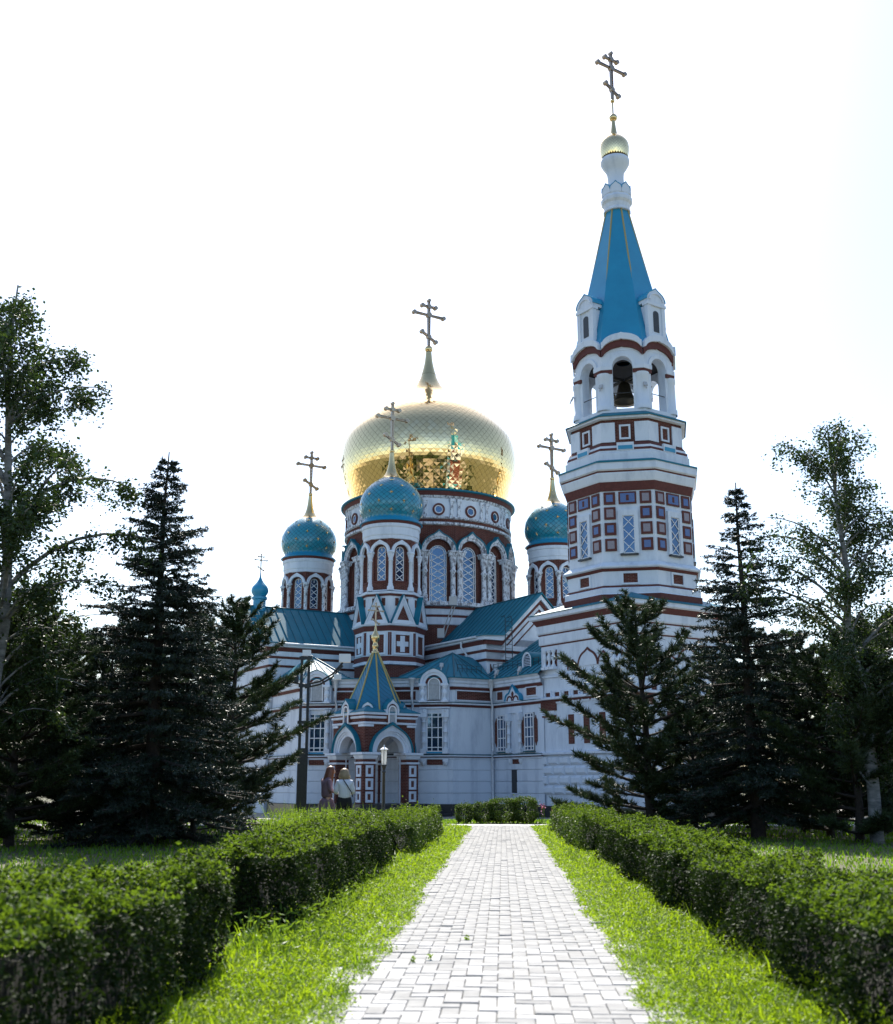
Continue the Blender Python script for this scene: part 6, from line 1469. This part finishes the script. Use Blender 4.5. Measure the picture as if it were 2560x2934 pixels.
# ------------------------------------------------------------------ lamp, mast
def lamp():
    x, y = at(1100, 45.0); z0 = gz(y); zt = Zp(2133, y); t = thing('street_lamp', 'black post lamp with white lantern before the porch arch', 'street lamp', (x, y, z0))
    hl = zt - z0; p = lambda f_: z0 + hl * f_
    MB().lathe((x, y), [(.17, z0), (.17, p(.05)), (.11, p(.07)), (.08, p(.12)), (.065, p(.2)), (.055, p(.63)), (.08, p(.635)), (.08, p(.65)), (.055, p(.655)), (.055, p(.685)), (.075, p(.69)), (.08, p(.71)), (.11, p(.72)), (.11, p(.735)), (.02, p(.736))], 12).build('post', M['steel'], t)
    b0, b1 = p(.737), p(.925)
    gm, nt, b_, out_ = new_mat('frosted_glass'); b_.inputs['Base Color'].default_value = (.85, .86, .86, 1); b_.inputs['Roughness'].default_value = .4
    tr = nt.nodes.new('ShaderNodeBsdfTranslucent'); tr.inputs[0].default_value = (.9, .9, .88, 1); ms = nt.nodes.new('ShaderNodeMixShader'); ms.inputs[0].default_value = .5; nt.links.new(b_.outputs[0], ms.inputs[1]); nt.links.new(tr.outputs[0], ms.inputs[2]); nt.links.new(ms.outputs[0], out_.inputs[0])
    for k in range(4):
        T = frame((x, y), 180 + 45 + 90 * k); MB(T).poly([(-.07, -.073, b0), (.07, -.073, b0), (.085, -.088, b1), (-.085, -.088, b1)]).build('lantern_pane', gm, t)
        T2 = frame((x, y), 180 + 90 * k); MB(T2).tube([(0, -.103, b0), (0, -.123, b1)], .012, 5).build('lantern_frame', M['steel'], t)
    MB().lathe((x, y), [(.12, b1), (.165, b1 + .01), (.165, b1 + .03), (.08, b1 + .09), (.03, b1 + .12), (.02, zt - .03), (.005, zt)], 12, False).build('lantern_cap', M['frame'], t)
lamp()
def mast():
    x, y = at(866, 44.0); z0 = gz(y); zt = Zp(1880, y); t = thing('floodlight_mast', 'black double-post mast with white floodlights beside the left pine', 'floodlight mast', (x, y, z0))
    for dx in (-.15, .13): MB().box(x + dx - .05, x + dx + .05, y - .06, y + .06, z0, zt).build('post', M['steel'], t)
    MB().box(x - .20, x + .18, y - .08, y + .08, z0 - .05, zt * .42).build('sleeve', M['steel'], t)
    for z in (zt - .08, Zp(1965, y), Zp(2070, y)): MB().box(x - .25, x + .23, y - .07, y + .07, z - .06, z + .06).build('crosspiece', M['steel'], t)
    za = Zp(1962, y); ar = MB()
    for dz in (0, -.12): ar.tube([(x, y, za + dz), (x + .6, y - .1, za + .12 + dz), (x + 1.1, y - .2, za + .40 + dz), (x + 1.5, y - .25, za + .85 + dz)], .04, 6)
    ar.tube([(x, y, za), (x - .7, y, za + .12)], .04, 6); ar.build('arm', M['steel'], t)
    def head(px_, py_, pz, s_):
        MB().box(px_ - s_, px_ + s_, py_ - s_ * .6, py_ + s_ * .6, pz, pz + s_ * 1.5).build('floodlight_head', M['frame'], t)
    head(x + .03, y, zt + .0, .16); head(x + 1.58, y - .25, za + .85, .22); head(x + 1.3, y - .2, za + .18, .14)
    MB().box(x - .55, x - .28, y - .12, y + .12, za + .1, za + .35).build('switch_box', M['steel'], t)
mast()

# ------------------------------------------------------------------ two women beyond the hedge
PMt = {k: simple(*v) for k, v in {
    'skin': ('skin', (.55, .33, .24), (.60, .37, .27), .5), 'blond': ('blond_hair', (.24, .16, .085), (.40, .28, .15), .45), 'auburn': ('auburn_hair', (.09, .030, .014), (.19, .065, .028), .4),
    'shirt': ('white_cotton', (.74, .75, .80), (.80, .80, .84), .8), 'black': ('black_cloth', (.010, .010, .012), (.020, .020, .022), .85), 'dress': ('mauve_cloth', (.16, .10, .13), (.22, .14, .17), .8), 'bag': ('bag_leather', (.25, .10, .06), (.32, .14, .09), .5)}.items()}
def skin(name, V, E, rad, mat, parent, rot, loc, sub=2):
    me = bpy.data.meshes.new(name); c_, s_ = math.cos(rot), math.sin(rot)
    me.from_pydata([(x * c_ - y * s_, x * s_ + y * c_, z) for x, y, z in V], E, []); me.materials.append(mat)
    o = bpy.data.objects.new(name, me); COL.objects.link(o); o.location = loc; attach(o, parent)
    md = o.modifiers.new('skin', 'SKIN'); md.use_smooth_shade = True
    if not me.skin_vertices: me.skin_vertices.new() if hasattr(me.skin_vertices, 'new') else None
    for i, d in enumerate(me.skin_vertices[0].data):
        r_ = rad[i]; d.radius = r_ if hasattr(r_, '__len__') else (r_, r_); d.use_root = (i == 0)
    s2 = o.modifiers.new('sub', 'SUBSURF'); s2.levels = sub; s2.render_levels = sub
    return o
def person(label, x, y, H, rot, hair, top, low, headtilt, dress=False):
    k = H / 1.62; z0 = gz(y); t = thing('person', label, 'person', (x, y, z0), 'two women standing beyond the left hedge'); L = (x, y, z0)
    hy = headtilt
    V = [(0, 0, .88), (0, -.01, 1.02), (0, -.02, 1.18), (0, .0, 1.30), (0, .035, 1.38), (0, .05 + hy * .4, 1.43), (0, .06 + hy, 1.51), (0, .05 + hy, 1.58),
         (.09, 0, .82), (.095, .03, .47), (.095, -.02, .10), (.10, .12, .035), (-.09, 0, .82), (-.095, .03, .47), (-.095, -.02, .10), (-.10, .12, .035),
         (.16, .0, 1.30), (.225, .0, 1.06), (.14, .20, 1.02), (.11, .26, 1.03), (-.16, .0, 1.30), (-.225, .0, 1.06), (-.14, .20, 1.04), (-.11, .26, 1.05), (0, .15 + hy, 1.49)]
    Ed = [(0, 1), (1, 2), (2, 3), (3, 4), (4, 5), (5, 6), (6, 7), (0, 8), (8, 9), (9, 10), (10, 11), (0, 12), (12, 13), (13, 14), (14, 15), (3, 16), (16, 17), (17, 18), (18, 19), (3, 20), (20, 21), (21, 22), (22, 23), (6, 24)]
    rd = [(.09, .06), (.10, .07), (.11, .08), (.10, .07), .05, .052, .088, .07, .055, .048, .04, .032, .055, .048, .04, .032, .055, .042, .03, .034, .055, .042, .03, .034, .02]
    for hand, sg in ((19, 1), (23, -1)):                       # five unequal, bent fingers
        hx, hy_, hz = V[hand]
        for i, (dx, l_) in enumerate(((-.030, .055), (-.012, .068), (.008, .074), (.027, .066), (.045 * sg, .045))):
            b_ = len(V); V.append((hx + dx * .9, hy_ + .035 if i < 4 else hy_ - .005, hz)); V.append((hx + dx, hy_ + .035 + l_ * .5 if i < 4 else hy_ + .02, hz - .012)); V.append((hx + dx * .9, hy_ + .035 + l_ * .75 if i < 4 else hy_ + .045, hz - .04)); Ed += [(hand, b_), (b_, b_ + 1), (b_ + 1, b_ + 2)]; rd += [.010, .009, .008]
    S = lambda V_: [(a * k, b_ * k, c_ * k) for a, b_, c_ in V_]
    R_ = lambda r_: [tuple(q * k for q in p) if hasattr(p, '__len__') else p * k for p in r_]
    skin('body', S(V), Ed, R_(rd), PMt['skin'], t, rot, L)
    tv_ = [(0, 0, .86), (0, -.01, 1.02), (0, -.02, 1.18), (0, .0, 1.30), (0, .02, 1.36), (.16, .0, 1.30), (.225, .0, 1.06), (.16, .16, 1.03), (-.16, .0, 1.30), (-.225, .0, 1.06), (-.16, .16, 1.05)]
    te = [(0, 1), (1, 2), (2, 3), (3, 4), (3, 5), (5, 6), (6, 7), (3, 8), (8, 9), (9, 10)]
    skin('shirt' if not dress else 'dress_top', S(tv_), te, R_([(.19, .145), (.165, .13), (.175, .13), (.14, .10), .062, .075, .064, .046, .075, .064, .046]), PMt[top], t, rot, L)
    if dress: skin('skirt', S([(0, 0, .92), (0, 0, .75), (0, 0, .55), (0, 0, .42)]), [(0, 1), (1, 2), (2, 3)], R_([(.17, .13), (.21, .17), (.24, .20), (.26, .22)]), PMt[low], t, rot, L)
    else: skin('trousers', S([(0, 0, .88), (.10, 0, .78), (.10, .03, .47), (.10, -.02, .08), (-.10, 0, .78), (-.10, .03, .47), (-.10, -.02, .08), (0, -.005, 1.04)]), [(0, 1), (1, 2), (2, 3), (0, 4), (4, 5), (5, 6), (0, 7)], R_([(.20, .16), .12, .088, .075, .12, .088, .075, (.15, .12)]), PMt[low], t, rot, L)
    # hair
    hm = MB(Matrix.Translation(Vector(L)) @ Matrix.Rotation(rot, 4, 'Z') @ Matrix.Scale(k, 4)); hc = Vector((0, .045 + hy, 1.535)); long_ = hair == 'auburn'; nseg, nr = 20, 12; rows = []
    for j in range(nr + 1):
        f_ = j / nr
        if f_ < .55: a = f_ / .55 * math.pi / 2; rr_, zz = .118 * math.sin(a), .112 * math.cos(a)
        else: q = (f_ - .55) / .45; rr_ = .118 + (.030 if not long_ else .02) * math.sin(q * 2.4); zz = -(.15 if not long_ else .30) * q
        rows.append((max(rr_, .003), zz, f_))
    V = []
    for rr_, zz, f_ in rows:
        for i in range(nseg):
            a = 2 * math.pi * i / nseg; fr_ = max(0, math.sin(a)); cut = 1 - .42 * fr_ ** 1.5 * (1 if f_ > .40 else f_)
            wv = 1 + .05 * math.sin(a * 7 + f_ * 9) * f_ + .03 * math.sin(a * 13); back = (-.10 * max(0, f_ - .5) if long_ else 0)
            V.append((hc.x + rr_ * wv * math.cos(a), hc.y + rr_ * wv * cut * math.sin(a) + back - (.02 if long_ else 0), hc.z + zz))
    hm.add(V, [(j * nseg + i, j * nseg + (i + 1) % nseg, (j + 1) * nseg + (i + 1) % nseg, (j + 1) * nseg + i) for j in range(nr) for i in range(nseg)], None, True)
    hm.build('hair', PMt[hair], t)
    if long_:
        bm_ = MB(Matrix.Translation(Vector(L)) @ Matrix.Rotation(rot, 4, 'Z') @ Matrix.Scale(k, 4)); bm_.box(-.10, .10, .24, .30, .98, 1.14); bm_.build('handbag', PMt['bag'], t)
    else:
        bm_ = MB(Matrix.Translation(Vector(L)) @ Matrix.Rotation(rot, 4, 'Z') @ Matrix.Scale(k, 4)); bm_.tube([(-.05, -.115, 1.37), (.05, -.15, 1.22), (.16, -.15, 1.05), (.20, -.10, .95)], .012, 5); bm_.build('bag_strap', PMt['black'], t)
    return t
xb_, yb_ = at(988, 28.0); person('woman with blond bob in white shirt and black trousers, seen from behind', xb_, yb_, 1.60, R(12), 'blond', 'shirt', 'black', .035)
xb_, yb_ = at(938, 28.3); person('woman with long auburn hair bending over her bag beside the pine', xb_, yb_, 1.66, R(-62), 'auburn', 'dress', 'dress', .06, True)
